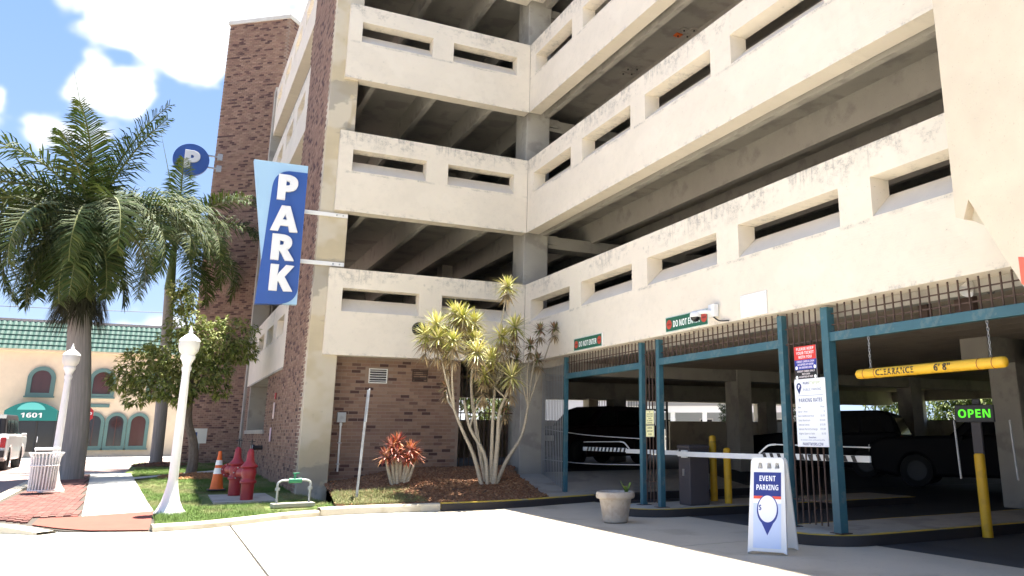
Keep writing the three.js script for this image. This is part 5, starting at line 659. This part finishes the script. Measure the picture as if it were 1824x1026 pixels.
{
  const H = thing('grey_cottage', 'pale grey cottage with small window beyond the exit gate', 'house', 17.2, -0.1, -33, -0.35); part('wall', box(-4, 0, -6, 4, 4.4, 0), M.houseGrey, H); part('roof', extr(shape([[-4.6, 4.4], [4.6, 4.4], [0, 6.8]]), 7).translate(0, 0, -6.5), M.roofGrey, H);
  for (const x of [-2.6, 1.0]) { const w = part('window', box(x, 1.6, 0.003, x + 0.9, 3.2, 0.06), M.houseWhite, H); part('pane', box(x + 0.12, 1.72, 0.061, x + 0.78, 3.08, 0.075), M.glass, w); } part('corner_board', [box(-4.02, 0, -0.2, -3.8, 4.4, 0.03), box(3.8, 0, -0.2, 4.02, 4.4, 0.03)], M.houseWhite, H);
}
{
  const H = thing('white_house', 'bright white flat fronted building beyond the side wall', 'house', 46, -0.1, -6, -1.0); part('wall', box(-14, 0, -8, 14, 5.2, 0), M.houseWhite, H); part('roof', box(-14.4, 5.2, -8.4, 14.4, 5.5, 0.5), M.roofGrey, H); for (let i = 0; i < 6; i++) { const w = part('window', box(-12 + i * 4.4, 1.2, 0.003, -10.4 + i * 4.4, 2.8, 0.06), M.houseGrey, H); part('pane', box(-11.9 + i * 4.4, 1.3, 0.061, -10.5 + i * 4.4, 2.7, 0.075), M.glass, w); }
}
{ // white picket panels beside the exit
  const W0 = thing('white_fence', 'white picket fence panel beside the garage exit', 'fence', 13.6, -0.09, -17.2, -0.2, 'white picket fence panels'); for (let i = 0; i < 12; i++) part('picket', rbox(0.09, 1.7, 0.03, 0.01, i * 0.13, 0.85, 0), M.white, W0); part('rail', [box(-0.06, 0.4, -0.05, 1.5, 0.48, -0.015), box(-0.06, 1.3, -0.05, 1.5, 1.38, -0.015)], M.white, W0);
  copy(W0, 'white picket fence panel on the drive beyond the exit gate', 12.1, -0.09, -21.5, -0.2); copy(W0, 'white picket fence panel behind the dark red car', 10.4, -0.09, -21.0, -0.2);
}
{
  const G = thing('exit_gate', 'dark steel bar gate with top rail over the garage exit', 'gate', 9.6, 0, -14.6); part('frame', [box(0, 2.42, -0.04, 3.85, 2.52, 0.04), box(0, 0.44, -0.04, 0.09, 2.86, 0.04), box(3.76, 0.44, -0.04, 3.85, 2.86, 0.04)], M.black, G); for (let i = 0; i < 26; i++) part('gate_bar', box(0.18 + i * 0.14, 2.52, -0.01, 0.2 + i * 0.14, 2.85, 0.01), M.black, G); part('hanging_lamp', rbox(0.14, 0.42, 0.12, 0.02, 2.3, 2.5, 0.06), M.black, G);
}
for (const [x, z, h, r, lab, dark] of [[24.2, -24.5, 4.2, 0.8, 'slim dark cypress beside the white lamp post', 1], [29.5, -24.2, 4.0, 0.85, 'slim dark cypress before the columned porch', 1], [8.2, -24, 5, 2.2, 'bushy green tree beyond the corner of the garage', 0], [27, -9, 4.6, 2.4, 'bushy green tree beyond the side wall nearest the porch house', 0], [30, -3.0, 4.2, 1.8, 'bushy green tree standing before the bright white building', 0], [27, 4.5, 4.4, 2.0, 'bushy green tree beyond the side wall near the lit sign', 0], [33, -18, 6, 2.8, 'broad green tree beside the columned porch house', 0], [3.5, -24, 5.5, 2.6, 'broad green tree behind the iron pickets', 0]]) {
  const cl = []; for (let i = 0; i < (dark ? 6 : 12); i++) dark ? cl.push([rr(-0.15, 0.15), 0.6 + i * (h - 0.9) / 5, rr(-0.15, 0.15), r * (1 - 0.11 * i), 0.7]) : cl.push([rr(-0.7, 0.7) * r, h * 0.55 + rr(-0.35, 0.35) * h * 0.8, rr(-0.7, 0.7) * r, r * rr(0.4, 0.6), 0.6]);
  leafTree(dark ? 'cypress_tree' : 'garden_tree', lab, x, -0.1, z, [{ p: [[0, 0, 0], [0.05, h * 0.3, 0], [0, h * 0.6, 0.05]], r: [dark ? 0.1 : 0.16, 0.05] }], cl, dark ? 260 : 230, dark ? 0.16 : 0.26, dark ? [[0.035, 0.06, 0.025], [0.05, 0.075, 0.03]] : [[0.12, 0.17, 0.03], [0.2, 0.24, 0.06], [0.07, 0.11, 0.02]]);
}
{ const g = thing('garden_palm', 'young palm with arching fronds beyond the side wall', 'palm tree', 27.5, -0.1, 1.2); part('trunk', tube([V3(0, 0, 0), V3(0.05, 0.8, 0), V3(0, 1.6, 0)], 0.16, 0.12, 12, 10), M.bark, g); for (let i = 0; i < 11; i++) { const m = part('frond', frond(2.1, rr(0.3, 1.0), 1.8, i * 0.57, { leaf: 0.5, count: 44, color: [0.14, 0.19, 0.05] }), M.leaf, g); m.position.set(0, 1.6, 0); } }
for (const [y, lab] of [[11.1, 'upper thin overhead wire above the tiled roof'], [8.9, 'lower thin overhead wire above the tiled roof']]) tag(part(numbered('overhead_wire'), tube([V3(-70, y + 1.2, -58), V3(-30, y, -59), V3(12, y + 1, -60)], 0.03, 0.03, 5, 30), M.black, scene), lab, 'wire');

scene.traverse(o => { if (o.isMesh) { o.castShadow = o.receiveShadow = true; } });
renderer.render(scene, camera);
